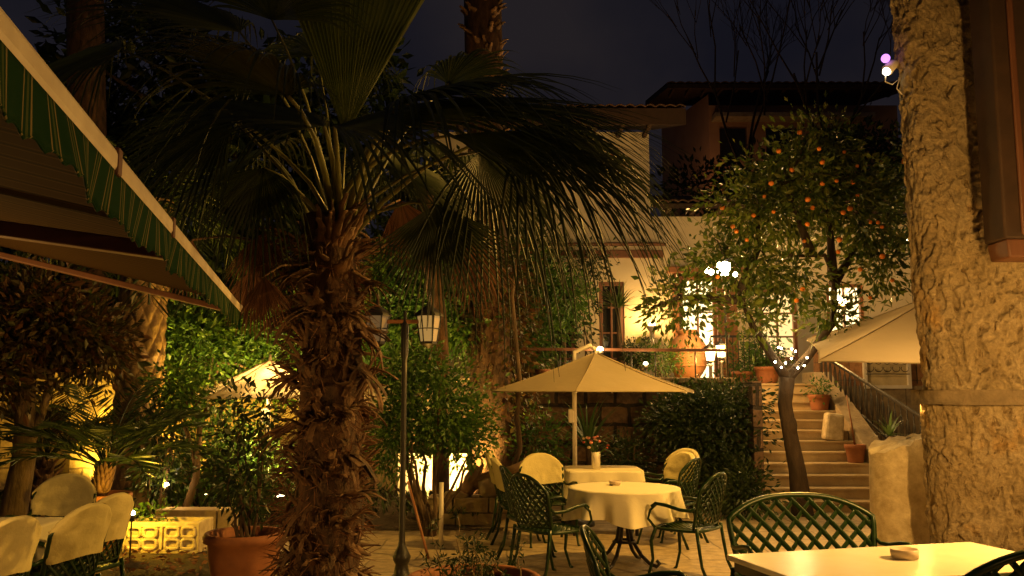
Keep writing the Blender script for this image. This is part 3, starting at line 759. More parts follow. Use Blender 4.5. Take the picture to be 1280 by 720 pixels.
umbrella('cream hexagonal umbrella over the square table in the middle of the courtyard', (cu.x, Yu, 0), 133*Yu/F, P(745, 489, Yu).z, ap.z, 6, math.radians(195), (pp.x, Yu), arm=[Vector((pp.x, Yu, P(718, 462, Yu).z)), P(718, 440, Yu), P(738, 432, Yu), P(745, 438, Yu)])
Yr = 11.0
c = P(1160, 457, Yr)
c = Vector((5.41, 11.06, 0)); Yr = 11.06
umbrella('pale umbrella partly hidden behind the stone pillar on the right', (c.x, Yr, 0), 2.2, 2.15, P(1165, 366, Yr).z, 4, math.radians(208.6), (c.x, Yr), tilt=.14)
Yl = 11.5; c = P(336, 500, Yl)
umbrella('pale umbrella in the left garden behind the palm trunk', (c.x, Yl, 0), 1.08, P(300, 497, Yl).z, P(336, 450, Yl).z, 6, math.radians(185), (c.x, Yl))
# ------------------------------------------------------------ AWNING (upper left)
B_, A_ = PZ(298, 386, 2.13), PZ(-60, -25, 2.13)
d = (A_-B_); La = d.length; d.normalize(); inn = Vector((-d.y, d.x, 0))
if inn.x > 0: inn = -inn
# local frame: X along the bar from far end B_ towards the camera, Y towards the wall, Z up
t = thing('awning', 'green striped awning with a pale front bar and scalloped valance overhanging the left tables', 'awning', B_)
def AL(name, mb, m, par, **kw):
    return mb.build(name, m, par, **kw)
Rz = math.atan2(d.y, d.x)
Rm = Matrix.Rotation(Rz, 3, 'Z'); flip = 1 if (Rm @ Vector((0, 1, 0))).dot(inn) > 0 else -1
t.rotation_euler.z = Rz
o0 = t.location.copy(); t.location = (0, 0, 0); bpy.context.view_layer.update()
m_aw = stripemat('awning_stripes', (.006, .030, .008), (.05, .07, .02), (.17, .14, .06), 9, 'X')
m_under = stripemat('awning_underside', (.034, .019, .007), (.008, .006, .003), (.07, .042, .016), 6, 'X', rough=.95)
m_bar = mat('cream_painted_bar', (.72, .64, .46), (.5, .42, .3), rough=.5, scale=5, bump=.1)
b = MB(); b.box((La/2+.02, 0, 0), (La+.04, .035, .048)); b.build('front_bar', m_bar, t, False, bevel=.012)
b = MB(); b.box((-.015, 0, 0), (.02, .042, .056)); b.build('end_cap', M_white, t, False, bevel=.01)
for xk in (La*.62, La*.8): MB().box((xk, 0, 0), (.035, .042, .058)).build('bar_clamp', M_wood, t, False, bevel=.004)
def val(u, v):
    x = La*u; sc = .012*abs(math.sin(x*PI/.075))
    return Vector((x, flip*(-.012+.012*math.sin(x*13+2*noise.noise(Vector((x*2, 0, 0))))*v+.03*v*noise.noise(Vector((x*1.4, 3, 0)))), -.02-(.102-sc)*v))
b = MB(); b.grid(val, 320, 6); va = b.build('valance', m_aw, t, solid=.003)
b = MB(); b.tube([val(i/320, 1.0) for i in range(321)], .0028, 4); b.build('valance_trim', m_aw, va)
D_, H_ = 2.0, .46
def can(u, v):
    x = La*u; sag = -.02*math.sin(PI*v)*abs(math.sin(x*2.1))
    return Vector((x, flip*D_*v, .03+H_*v+sag*.6))
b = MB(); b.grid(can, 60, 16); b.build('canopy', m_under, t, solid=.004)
b = MB(); b.bar((.0, 0, -.02), (.0, flip*D_, H_-.02), .09, .03); b.build('edge_band', M_wood, t, False, bevel=.004)
for xk in (La*.55,):
    b = MB(); b.bar((xk, flip*.04, -.03), (xk-.25, flip*1.25, .14), .07, .05); b.bar((xk-.25, flip*1.25, .14), (xk+.05, flip*2.5, .5), .07, .05)
    b.build('folding_arm', M_wood, t, False, bevel=.006)
t.location = o0
# ------------------------------------------------------------ FAN PALM in the middle
PX, PY = XA(404, 5.6), 5.6
crown = Vector((PX+.02, PY, ZA(296, PY)))
t = thing('fan_palm', 'big fan palm with shaggy old leaf bases and dark spreading crown', 'palm tree', (PX, PY, 0))
b = MB()
def trf(u, v):
    a = 2*PI*u; z = -.02+(crown.z+.15)*v
    r = (.17+.05*(1-v))*(1+.12*noise.noise(Vector((math.cos(a)*2, math.sin(a)*2, z*3)))+.06*noise.noise(Vector((math.cos(a)*7, math.sin(a)*7, z*9))))
    return Vector((PX+.05*math.sin(z*1.1)+r*math.cos(a), PY+r*math.sin(a), z))
b.grid(trf, 60, 120)
b.build('trunk', M_palmbark, t)
def boot(p, out, L, w0, curl, droop, th=.011, split=True):
    """old leaf base: curved tapering woody strip with a broken end"""
    up = Vector((0, 0, 1)); side = out.cross(up).normalized(); n = 9; vs = []
    mb = MB(); ang = droop; c = Vector(p); step = L/(n-1)
    for i in range(n):
        k = i/(n-1); wd = w0*(1-.62*k**.8)*(1+.25*math.sin(k*9+L*60)*.4)
        if i == n-1: wd *= .7+.6*random.random()
        nr = out*math.cos(ang)+up*math.sin(ang); th_n = -out*math.sin(ang)+up*math.cos(ang)
        wd *= random.uniform(.72, 1.22); cup = wd*.30*(1-k*.5)
        tt = th*(1-.5*k)
        vs += [c-side*wd/2+th_n*cup, c-side*wd*.22+th_n*tt*.6, c+side*wd*.22+th_n*tt*.6, c+side*wd/2+th_n*cup,
               c+side*wd/2+th_n*(cup-tt), c+side*wd*.22-th_n*tt, c-side*wd*.22-th_n*tt, c-side*wd/2+th_n*(cup-tt)]
        c = c+nr*step+side*random.uniform(-.01, .01); ang += curl/n
    fs = [(i*8+k, i*8+(k+1) % 8, (i+1)*8+(k+1) % 8, (i+1)*8+k) for i in range(n-1) for k in range(8)]+[tuple(range(7, -1, -1)), tuple((n-1)*8+k for k in range(8))]
    mb.add(vs, fs); return mb
nb_ = 96
for i in range(nb_):
    a = i*2.39996+random.uniform(-.3, .3); z = .25+(crown.z-.2)*((i+.5)/nb_)+random.uniform(-.06, .06)
    out = Vector((math.cos(a), math.sin(a), 0)); p = Vector((PX+.05*math.sin(z*1.1), PY, z))+out*.13
    big = z > 1.35; L = random.uniform(.18, .37)*(1.15 if big else .95)
    if random.random() < .3: dr, cu_ = random.uniform(-.3, .3), random.uniform(-2.2, -1.0)     # drooping
    else: dr, cu_ = random.uniform(.9, 1.25), random.uniform(-1.6, -.3)
    w_ = random.uniform(.13, .2); fb_ = boot(p, out, L*.62, w_, cu_*.5, dr); sd_ = out.cross(Vector((0, 0, 1)))
    for j in (-1, 0, 1, -.5, .5):
        m_ = boot(p+sd_*w_*.26*j, (out+sd_*random.uniform(-.18, .18)+sd_*.12*j).normalized(), L*random.uniform(.7, 1.2), w_*random.uniform(.22, .4), cu_*random.uniform(.5, 1.4), dr+random.uniform(-.12, .12), .007); fb_.add(m_.v, m_.f)
    fb_.build('leaf_base', M_boot, t)
bx = MB()
for i in range(150):
    a = random.uniform(0, 2*PI); z = random.uniform(.3, crown.z); o_ = Vector((math.cos(a), math.sin(a), random.uniform(-.3, .3))).normalized()
    m_ = boot(Vector((PX+.05*math.sin(z*1.1), PY, z))+o_*.18, o_, random.uniform(.08, .24), random.uniform(.04, .10), random.uniform(-2.5, 1.5), random.uniform(-.8, 1.3), .007); bx.add(m_.v, m_.f)
tag(bx.build('husk_scraps', M_boot, t), kind='stuff')
b = MB(); n = 3200; cs = np.zeros((n, 3)); dd = np.zeros((n, 3))
for i in range(n):
    a = random.uniform(0, 2*PI); z = random.uniform(.05, crown.z); o_ = Vector((math.cos(a), math.sin(a), 0))
    cs[i] = Vector((PX, PY, z))+o_*.21; dd[i] = (o_*.8+Vector((random.uniform(-.6, .6), random.uniform(-.6, .6), random.uniform(-1.2, .4)))).normalized()
b.leaves(cs, dd, rng.uniform(.05, .22, n), rng.uniform(.003, .011, n)); tag(b.build('loose_fibre', L_dead, t, False), kind='stuff')
def frond(hub, axis, nrm, L, m, nseg=46, spread=2.35, droop=.35, w=1.0, tipdroop=.35, fuse=.42, pet=None, parent=None, shrink=.35, mp=None, pleat=.30):
    hub = Vector(hub); a = Vector(axis).normalized(); nrm = Vector(nrm); nrm = (nrm-a*nrm.dot(a)).normalized(); s_ = a.cross(nrm)
    b = MB(); dth = 2*spread/nseg; tmax = 9
    for i in range(nseg):
        th = -spread+dth*(i+.5); jit = random.uniform(-.03, .03)
        L_ = L*(1-shrink*(abs(th)/spread)**1.5)*random.uniform(.93, 1.04); td = tipdroop*random.uniform(.5, 1.5); br = random.uniform(.5, .75); kink = random.random() < .35
        vs = []; p = hub.copy(); prev = 0
        for k in range(tmax+1):
            tt = k/tmax; thh = th+jit*max(0, tt-fuse)
            dr = a*math.cos(thh)+s_*math.sin(thh)
            r = L_*tt
            base = hub+dr*r+nrm*(.10*L*math.cos(th*1.0)*tt*(1-tt))
            z = -droop*L*tt**2.2-td*L*max(0, tt-fuse)**2*(1.6 if not kink or tt < br else 3.2)
            hd = 1-.25*max(0, -z/L)
            c = hub+(base-hub)*hd; c.z += z
            loc = (-a*math.sin(thh)+s_*math.cos(thh))
            full = r*math.tan(dth/2)*2*.99
            wf = L_*fuse*math.tan(dth/2)*2
            wd = full if tt <= fuse else wf*(1-((tt-fuse)/(1-fuse))**1.4)*w+.002
            wd = max(wd, .003); fold = wd*pleat
            vs += [c-loc*wd/2, c+nrm*fold*(1 if tt > .02 else 0), c+loc*wd/2]
        fs = [(k*3+j, k*3+j+1, (k+1)*3+j+1, (k+1)*3+j) for k in range(tmax) for j in (0, 1)]
        b.add(vs, fs)
    f = b.build('frond', m, parent, False)
    if pet is not None:
        pet = Vector(pet); mid = pet.lerp(hub, .5)+Vector((0, 0, .12*(hub-pet).length))
        pts = [pet, pet.lerp(mid, .5)+Vector((0, 0, .05)), mid, mid.lerp(hub, .55)+Vector((0, 0, .03)), hub]
        MB().tube(pts, [.028, .022, .018, .015, .012], 7, flat=.55).build('petiole', mp or M_pet, f)
    return f
M_pet = mat('palm_stalk', (.16, .17, .045), (.10, .09, .03), rough=.4, scale=9)
up = Vector((0, 0, 1)); cr_ = crown
FR = [ # hub px,py,Y ; axis ; normal ; L ; kwargs
 ((418, 158, 4.7), (1, -.15, .06), (.1, -.5, 1), 1.85, dict(droop=.05, nseg=64, spread=1.2, tipdroop=.22, shrink=.25)),
 ((405, 158, 4.9), (-1, .0, .22), (0, -.45, 1), 1.25, dict(droop=.08, nseg=54, spread=1.35, tipdroop=.25)),
 ((432, 170, 6.0), (.03, .1, 1), (.1, -1, .15), 1.7, dict(droop=-.02, nseg=26, spread=.44, pleat=.5, m=L_palmlit, tipdroop=.02, fuse=.9, shrink=.1)),
 ((545, 255, 5.3), (.12, -.1, -1), (.1, -1, .3), .82, dict(droop=0, nseg=40, spread=1.05, tipdroop=.0)),
 ((650, 165, 5.0), (.85, -.1, -.45), (.3, -.7, .8), 1.2, dict(droop=.10, nseg=46, spread=1.35, tipdroop=.35, shrink=.15)),
 ((600, 190, 5.6), (.6, .1, -.7), (.5, -.8, .5), 1.05, dict(droop=.12, nseg=44, spread=1.5, tipdroop=.4, shrink=.15)),
 ((290, 150, 5.2), (-.8, -.1, -.35), (-.2, -.9, .5), 1.0, dict(droop=.1, nseg=40, spread=1.3, tipdroop=.25)),
 ((330, 210, 5.1), (-.2, -.2, -1), (-.1, -1, .2), .62, dict(droop=.1, nseg=32, spread=1.3)),
 ((300, 40, 5.2), (-.9, 0, .35), (0, -.5, 1), 1.3, dict(droop=.06, nseg=46, spread=1.3, tipdroop=.2)),
 ((340, 25, 5.4), (.2, .1, 1), (0, -1, .4), 1.1, dict(droop=.1, nseg=40, spread=1.4)),
 ((560, 105, 5.9), (.7, .2, .6), (-.1, -.8, .6), .75, dict(droop=.15, nseg=36, spread=1.6)),
 ((500, 130, 4.6), (.8, -.3, .1), (.1, -.4, 1), 1.25, dict(droop=.1, nseg=46, spread=1.3, tipdroop=.25)),
 ((360, 120, 4.3), (-.5, -.7, .2), (0, -.2, 1), 1.0, dict(droop=.12, nseg=44, spread=1.3, tipdroop=.25)),
 ((470, 200, 6.4), (.7, .6, -.1), (.3, -.5, .8), 1.2, dict(droop=.1, nseg=40, spread=1.4)),
 ((330, 190, 6.4), (-.7, .5, -.1), (-.3, -.5, .8), 1.1, dict(droop=.12, nseg=40, spread=1.6)),
 ((395, 70, 6.3), (-.1, .7, .7), (0, -1, .5), 1.1, dict(droop=.2, nseg=40, spread=1.5)),
 ((500, 140, 4.9), (1, .05, .02), (.1, -.4, 1), 1.75, dict(droop=.05, nseg=50, spread=.85, tipdroop=.3, shrink=.1)),
 ((560, 170, 4.7), (1, -.1, -.2), (.2, -.5, .9), 1.45, dict(droop=.08, nseg=46, spread=.9, tipdroop=.3, shrink=.1)),
 ((150, 60, 5.4), (-.6, 0, -.2), (0, -.6, .8), 1.0, dict(droop=.1, nseg=40, spread=1.5)),
]
for h, ax, nr, L_, kw in FR:
    m = kw.pop('m', L_palm); H = P(*h)
    frond(H, ax, nr, L_, m, parent=t, pet=cr_+Vector((random.uniform(-.08, .08), random.uniform(-.08, .08), random.uniform(-.15, .1))), **kw)
for h, ax, L_ in (((318, 335, 5.4), (-.1, .1, -1), .42), ((330, 345, 5.1), (.1, -.1, -1), .36), ((240, 300, 5.5), (-.2, .1, -1), .4), ((500, 250, 5.8), (.3, 0, -1), .5), ((330, 290, 5.5), (0, -.3, -1), .5), ((590, 300, 5.9), (.2, 0, -1), .55)):
    frond(P(*h), ax, (0, -1, .2), L_, L_dead, nseg=22, spread=.75, droop=0, tipdroop=.1, parent=t, pet=cr_+Vector((0, 0, -.25)), w=1.3, mp=M_boot)
# ------------------------------------------------------------ LAMP POST
lx, ly = XA(505, 8.0), 8.0
t = thing('lamp_post', 'slim black post with two hexagonal lanterns in front of the green shrub', 'lamp post', (lx, ly, 0))
ztop = ZA(402, ly)
b = MB(); b.lathe([(.001, 0), (.10, 0), (.10, .03), (.07, .06), (.055, .14), (.075, .18), (.08, .21), (.06, .25), (.035, .3), (.028, .34), (.026, 1.2), (.024, ztop-.35), (.034, ztop-.3), (.036, ztop-.05), (.02, ztop), (.012, ztop+.05), (.02, ztop+.07), (.001, ztop+.11)], (lx, ly, 0), 20); b.build('post', M_iron, t)
xa, xb = XA(470, ly), XA(535, ly)
MB().box(((xa+xb)/2, ly, ztop), (xb-xa+.1, .03, .035)).build('cross_arm', M_owood, t, False, bevel=.005)
def lantern(c, s_, par, glass, name='lantern', n=6):
    c = Vector(c)
    b = MB(); b.lathe([(.001, .17*s_*1.1), (.02*s_, .165*s_), (.03*s_, .13*s_), (.10*s_, .08*s_), (.145*s_, .035*s_), (.15*s_, .02*s_), (.001, .02*s_)], c, n)
    b.lathe([(.001, .26*s_), (.013*s_, .24*s_), (.006*s_, .2*s_), (.012*s_, .17*s_)], c, 10)
    b.lathe([(.085*s_, -.235*s_), (.085*s_, -.26*s_), (.03*s_, -.29*s_), (.001, -.31*s_)], c, n)
    for k in range(n):
        a = 2*PI*k/n; u = Vector((math.cos(a), math.sin(a), 0))
        b.tube([c+u*.125*s_+Vector((0, 0, .03*s_)), c+u*.085*s_+Vector((0, 0, -.24*s_))], .007*s_, 5)
    for zz, rr in ((-.105, .108),): b.tube([c+Vector((math.cos(q_)*rr*s_, math.sin(q_)*rr*s_, zz*s_)) for q_ in np.linspace(0, 2*PI, n+1)], .005*s_, 4)
    l = b.build(name, M_iron, par, 'auto')
    MB().lathe([(.118*s_, .02*s_), (.08*s_, -.235*s_)], c, n).build('glass', glass, l, False)
    return l
E_lan = emat('dim_lantern_glass', (1, .62, .18), .26); E_lan2 = emat('dark_lantern_glass', (.8, .6, .3), .06)
lantern((xb, ly, ztop+.03), .9, t, E_lan); lantern((xa, ly, ztop+.03), .9, t, E_lan2)
lp = lamp((xb, ly, ztop-.42), 2.5, r=.05); 
# ------------------------------------------------------------ POTS
def pot(prof, c, label, name='plant_pot', group='terracotta pots', soilz=None, m=None, cat='plant pot'):
    t = thing(name, label, cat, c, group)
    MB().lathe(prof, c, 40).build('pot_body', m or M_terra, t)
    r = prof[-1][0]; z = (soilz if soilz is not None else prof[-1][1])
    b = MB(); b.grid(lambda u, v: Vector((c[0]+max(r-.002, .01)*v*math.cos(2*PI*u), c[1]+max(r-.002, .01)*v*math.sin(2*PI*u), c[2]+z+.025*noise.noise(Vector((u*5, v*5, c[0])))*(1-v))), 24, 6); b.build('soil', M_soil, t)
    return t
def prof(r0, r1, h, lip=.03):
    return [(.001, 0), (r0, 0), (r0*1.03, .02), ((r0*.55+r1*.45)*1.03, h*.45), (r1*.97, h-.07), (r1, h-.065), (r1+lip, h-.05), (r1+lip, h-.01), (r1+lip*.6, h), (r1-.01, h-.005), (r1-.02, h-.06)]
q = (XA(312, 7.2), 7.2, 0); pot([(.001, 0), (.17, 0), (.19, .03), (.24, .18), (.275, .36), (.28, .46), (.315, .475), (.32, .52), (.30, .545), (.275, .54), (.265, .47)], q, 'round terracotta pot with a dark leafy shrub left of the palm trunk')
bush('potted_shrub', 'dark twiggy shrub growing from the round pot left of the palm trunk', 'shrub', (q[0], q[1], .46), [((q[0]+.0, q[1], 1.05), (.30, .28, .48)), ((q[0]+.1, q[1], 1.45), (.14, .14, .30)), ((q[0]-.1, q[1], 1.5), (.10, .1, .2))], L_dark, 95, 11, .075, stems=10, sr=.014, spread=.14, shell=.3)
q2 = (XA(133, 9.2), 9.2, 0); pot(prof(.19, .27, .62), (q2[0], q2[1], 0), 'deep terracotta pot holding a feather palm at the left')
q3 = (XA(593, 6.05), 6.05, 0); pot(prof(.30, .42, .43, .035), q3, 'wide terracotta bowl with spindly seedlings at the bottom centre', soilz=.36)
# plants in bowl
t = thing('potted_seedlings', 'spindly stems with narrow leaves growing in the wide bowl at the bottom centre', 'plant', (q3[0], q3[1], .36))
b = MB(); lb2 = MB()
for i in range(17):
    a = random.uniform(0, 2*PI); r = .36*math.sqrt(random.random()); p = Vector((q3[0]+r*math.cos(a), q3[1]+r*math.sin(a), .36))
    h = random.uniform(.12, .36)*(1.25 if i < 5 else .8); e = p+Vector((random.uniform(-.12, .12), random.uniform(-.1, .1), h))
    pts = jag(p, e, 5, .02); b.tube(pts, [.006, .005, .0045, .004, .003, .002], 5)
    for k in range(9):
        m_ = 14; base = np.tile(np.array(Vector(pts[random.randint(2, 5)])+Vector((random.uniform(-.05, .05), random.uniform(-.05, .05), random.uniform(-.02, .04)))), (5, 1))
        lb2.leaves(base, unit(rng.normal(size=(5, 3))+np.array([0, 0, .1])), rng.uniform(.03, .06, 5), rng.uniform(.009, .016, 5))
b.build('stem', mat('pale_stem', (.28, .2, .1), rough=.7), t); lb2.build('foliage', L_dark, t, False)
b = MB(); b.ball((XA(528, 5.75), 5.78, .36+.10), .022, 8, 5); b.ball((XA(533, 5.75), 5.75, .36+.085), .016, 8, 5); b.ball((XA(524, 5.75), 5.74, .36+.08), .014, 8, 5)
b.tube([(XA(528, 5.75), 5.78, .44), (XA(535, 5.8), 5.85, .36)], .003, 4)
b.build('blossom', mat('yellow_petals', (.7, .6, .05)), t)
# feather palm generator
def feather(name, label, base, hub, n, L, lm, m_=None, group=None, stubs=True, droop=.9, seed=3, ll=.32, trunk_r=.07, stem_m=None, cat='palm', ang0=None, nl=26, lean=(.35, 1.25)):
    t = thing(name, label, cat, base, group); base = Vector(base); hub = Vector(hub)
    b = MB(); b.tube([base, base.lerp(hub, .5), hub], [trunk_r*1.1, trunk_r*1.25, trunk_r*.7], 12); 
    if stubs:
        for i in range(46):
            a = i*2.4; k = .1+.85*i/46; p = base.lerp(hub, k); o_ = Vector((math.cos(a), math.sin(a), 0))
            b.tube([p+o_*trunk_r*.8, p+o_*(trunk_r*1.5)+Vector((0, 0, .05)), p+o_*(trunk_r*2.1)+Vector((0, 0, .13))], [.03, .026, .012], 6, flat=.5)
    b.build('trunk', stem_m or M_boot, t)
    for i in range(n):
        a = i*2.399+seed; el = random.uniform(*lean); Lf = L*random.uniform(.8, 1.1)
        o_ = Vector((math.cos(a), math.sin(a), 0)); pts = []; p = hub.copy(); e_ = el; st = Lf/12
        for k in range(13):
            pts.append(p.copy()); p = p+(o_*math.cos(e_)+Vector((0, 0, 1))*math.sin(e_))*st; e_ -= droop*1.6/12*(.5+k/12)
        c = []; dr = []; ln = []
        sd = o_.cross(Vector((0, 0, 1)))
        for k in range(nl):
            f = .22+.78*k/nl; idx = f*12; i0 = min(int(idx), 11); q_ = pts[i0].lerp(pts[i0+1], idx-i0); tg = (pts[i0+1]-pts[i0]).normalized()
            for sg in (-1, 1):
                c.append(q_); dr.append((tg*.75+sd*sg*.8+Vector((0, 0, random.uniform(-.15, .2)))).normalized()); ln.append(ll*math.sin(PI*(.12+.8*f))*random.uniform(.85, 1.1))
        mb = MB(); ln = np.array(ln); mb.leaves(np.array([tuple(v) for v in c]), np.array([tuple(v) for v in dr]), ln, np.full(len(ln), .018)+ln*.02)
        mb.tube(pts, [.011-.0007*k for k in range(13)], 5)
        mb.build('frond', lm, t, False)
    return t
feather('potted_palm', 'feather palm with arching fronds growing from the deep pot at the left', (q2[0], q2[1], .58), P(133, 588, 9.2), 20, 1.35, L_dark, droop=.75, trunk_r=.05)
feather('feather_palm', 'reddish lit feather palm with spiky trunk under the arch at far left', (XA(57, 10.6), 10.6, 0), P(58, 575, 10.6), 16, 1.25, L_brown, droop=.7, trunk_r=.11, seed=1, lean=(.6, 1.4))
# ------------------------------------------------------------ CARVED PLANTER, kerbs, stones
Yp = 8.9; x0, x1 = XA(163, Yp), XA(257, Yp)
t = thing('carved_planter', 'yellow lit stone trough with looping carved relief beside the flower bed', 'planter', ((x0+x1)/2, Yp+.2, 0))
z0, z1 = ZA(692, Yp)+.0, ZA(653, Yp); z0 = max(z0, .03)
cx, cz, ww, hh = (x0+x1)/2, (z0+z1)/2, x1-x0, z1-z0
b = MB()
b.box((cx, Yp+.03, cz), (ww, .06, hh)); b.box((cx, Yp+.37, cz), (ww, .06, hh)); b.box((x0+.03, Yp+.2, cz), (.06, .279, hh-.002)); b.box((x1-.03, Yp+.2, cz), (.06, .279, hh-.002)); b.box((cx, Yp+.2, z0+.03), (ww-.12, .279, .05))
b.build('trough', M_marble, t, False, bevel=.008)
b = MB()
for zz in (z0+.02, z1-.025): b.box((cx, Yp-.008, zz), (ww-.01, .02, .03))
for xx in (x0+.02, x1-.02, cx): b.box((xx, Yp-.007, cz), (.025, .018, hh-.08))
for kx in (cx-ww*.25, cx+ww*.25):
    for sx in (-1, 1):
        for sz in (-1, 1):
            pts = [(kx+sx*ww*.105+ww*.085*math.copysign(abs(math.cos(a))**.6, math.cos(a)), Yp-.010, cz+sz*hh*.19+hh*.155*math.copysign(abs(math.sin(a))**.6, math.sin(a))) for a in np.linspace(0, 2*PI, 25)]
            b.tube(pts, .017, 7, cap=False)
    b.tube([(kx+.03*math.cos(a), Yp-.006, cz+.03*math.sin(a)) for a in np.linspace(0, 2*PI, 13)], .010, 5)
b.build('relief', M_marble, t, False)
MB().grid(lambda u, v: Vector((x0+.06+(ww-.12)*u, Yp+.06+.28*v, z1-.06+.02*noise.noise(Vector((u*8, v*3, 0))))), 16, 5).build('soil', M_soil, t)
bush('trough_plant', 'low leafy plant spilling over the carved trough', 'plant', (cx-.1, Yp+.2, z1-.05), [((cx-.15, Yp+.2, z1+.04), (.34, .14, .10)), ((x0+.02, Yp+.1, z1-.0), (.12, .16, .12))], L_green, 34, 10, .055, stems=4, sr=.006, spread=.09)
def stones(name, label, cat, x0, x1, y, z0, z1, dep, bl, rows, m, group=None):
    t = MB(); h = (z1-z0)/rows
    for r in range(rows):
        x = x0-(bl*.4 if r % 2 else 0)
        while x < x1-.05:
            w_ = bl*random.uniform(.8, 1.25); xa_, xb_ = max(x, x0), min(x+w_, x1)
            if xb_-xa_ > .04: t.box(((xa_+xb_)/2, y+random.uniform(-.012, .012), z0+h*(r+.5)), (xb_-xa_-.012, dep, h-.010), None, .985)
            x += w_
    o = t.build(name, m, None, False, ((x0+x1)/2, y, z0), bevel=.012); return tag(o, label, cat, group)
stones('low_wall', 'long low stone kerb behind the carved trough', 'wall', XA(205, 10.4), XA(300, 10.4), 10.4, 0, ZA(635, 10.4), .3, .7, 1, M_block)
stones('low_wall', 'low block wall under the driftwood log in the centre', 'wall', XA(535, 11), XA(648, 11), 11.2, 0, ZA(622, 11), .45, .42, 2, M_block)
stones('bed_edging', 'rough stone edging along the soil bed at lower left', 'kerb', -4.3, -2.5, 7.62, 0, .10, .16, .4, 1, M_block)
t = MB(); t.tube([P(578, 618, 11.2), P(590, 605, 11.2), P(612, 598, 11.2), P(640, 588, 11.3), P(668, 572, 11.5)], [.10, .09, .085, .06, .03], 12)
t.tube([P(583, 616, 11.15), P(588, 598, 11.15), P(597, 583, 11.2)], [.09, .08, .05], 10); t.tube([P(600, 602, 11.2), P(598, 590, 11.2), P(604, 580, 11.25)], [.05, .045, .02], 9)
tag(t.build('driftwood_log', mat('dry_wood', (.34, .22, .12), (.16, .10, .05), rough=.85, scale=5, bump=.9, bscale=20, stretch=(.3, 1, 1)), None, True, P(600, 615, 11.2)), 'forked dry driftwood log lying on the low block wall', 'log')
for (px, py, w_, h_, sd, lb_) in ((614, 609, .34, .24, 1, 'rounded pale boulder under the driftwood log'), (632, 616, .32, .12, 2, 'flat boulder at the right end of the low block wall'), (570, 619, .3, .10, 3, 'flat slab stone on the left end of the low block wall')):
    q = P(px, py, 11.15); t = MB(); t.rock(q, (w_, .3, h_), sd); tag(t.build('boulder', M_block, None, True, q), lb_, 'boulder', 'boulders on the low wall')
# white bollard post and slanting strut
q = (XA(553, 9.6), 9.6, 0); t = MB(); t.tube([q, (q[0], q[1], ZA(603, 9.6))], .024, 12); tag(t.build('bollard_post', M_white, None, True, q), 'short white metal post standing before the low block wall', 'post')
a_, b_ = P(536, 676, 9.0), P(510, 602, 9.4); a_.z = 0.005; t = MB(); t.tube([a_, b_], .014, 8); tag(t.build('slanting_prop', M_owood, None, True, a_), 'thin slanting wooden prop leaning beside the lamp post', 'prop')
# ------------------------------------------------------------ TREES
# orange tree
OY = 12.1
tp = [P(1003, 640, OY), P(997, 590, OY), P(988, 545, OY), P(981, 505, OY), P(984, 472, OY)]; tp[0].z = 0
t = thing('orange_tree', 'orange tree with forked trunk and ripe fruit in front of the staircase', 'orange tree', tp[0])
b = MB(); b.tube(tp, [.15, .115, .10, .095, .105], 14); b.ball(P(988, 532, OY-.03), .095, 10, 8, (1, 1, 1.5))
b.build('trunk', M_dbark, t)
limbs = [[P(984, 474, OY), P(962, 445, OY), P(940, 408, OY-.1), P(925, 360, OY-.2), P(905, 320, OY-.3)],
         [P(984, 474, OY), P(1008, 445, OY+.1), P(1040, 405, OY+.1), P(1042, 350, OY), P(1030, 320, OY-.1), P(985, 318, OY-.4)],
         [P(1042, 355, OY), P(1060, 320, OY+.2), P(1080, 280, OY+.3)],
         [P(1041, 345, OY), P(1036, 290, OY), P(1028, 240, OY)],
         [P(930, 375, OY-.2), P(900, 372, OY-.2), P(850, 372, OY-.4), P(815, 385, OY-.4)],
         [P(1015, 320, OY-.2), P(1000, 280, OY-.2), P(985, 230, OY-.1)],
         [P(925, 365, OY-.2), P(945, 310, OY), P(950, 260, OY+.2)]]
for l in limbs:
    k = len(l); b = MB(); b.tube([l[0]]+[p+Vector((random.uniform(-.03, .03), 0, random.uniform(-.03, .03))) for p in l[1:]], [.075-.058*i/(k-1) for i in range(k)], 9); b.build('branch', M_dbark, t)
def EL(px, py, Y, rx, rz, ry=None): return (tuple(P(px, py, Y)), (rx*Y/F, (ry if ry else rx*.8)*Y/F, rz*Y/F))
ells = [EL(1000, 235, OY, 100, 70), EL(1020, 180, OY, 52, 45), EL(945, 265, OY, 80, 50), EL(1080, 270, OY, 62, 75), EL(1095, 340, OY, 50, 45), EL(915, 330, OY-.2, 75, 35), EL(850, 375, OY-.3, 52, 38), EL(985, 345, OY-.3, 60, 40), EL(935, 395, OY-.3, 34, 26), EL(1050, 395, OY, 40, 24)]
b = MB(); cs = clumps(b, ells, 600, 17, .115, spread=.24, shell=.35, down=.35, wr=.45); b.build('crown', L_citrus, t, False)
tb = MB()
for i in range(70):
    c = Vector(cs[random.randrange(len(cs))]); l = limbs[random.randrange(len(limbs))]; a = min((p for l in limbs for p in l[1:]), key=lambda p: (p-c).length)
    if (a-c).length < 1.5: tb.tube([a, a.lerp(c, .5)+Vector((0, 0, .08)), c], [.018, .011, .004], 5)
tag(tb.build('twig', M_dbark, t), kind='stuff')
M_or = mat('orange_peel', (.85, .26, .02), (.75, .2, .015), rough=.45, scale=20, bump=.2, bscale=120, dist=.002)
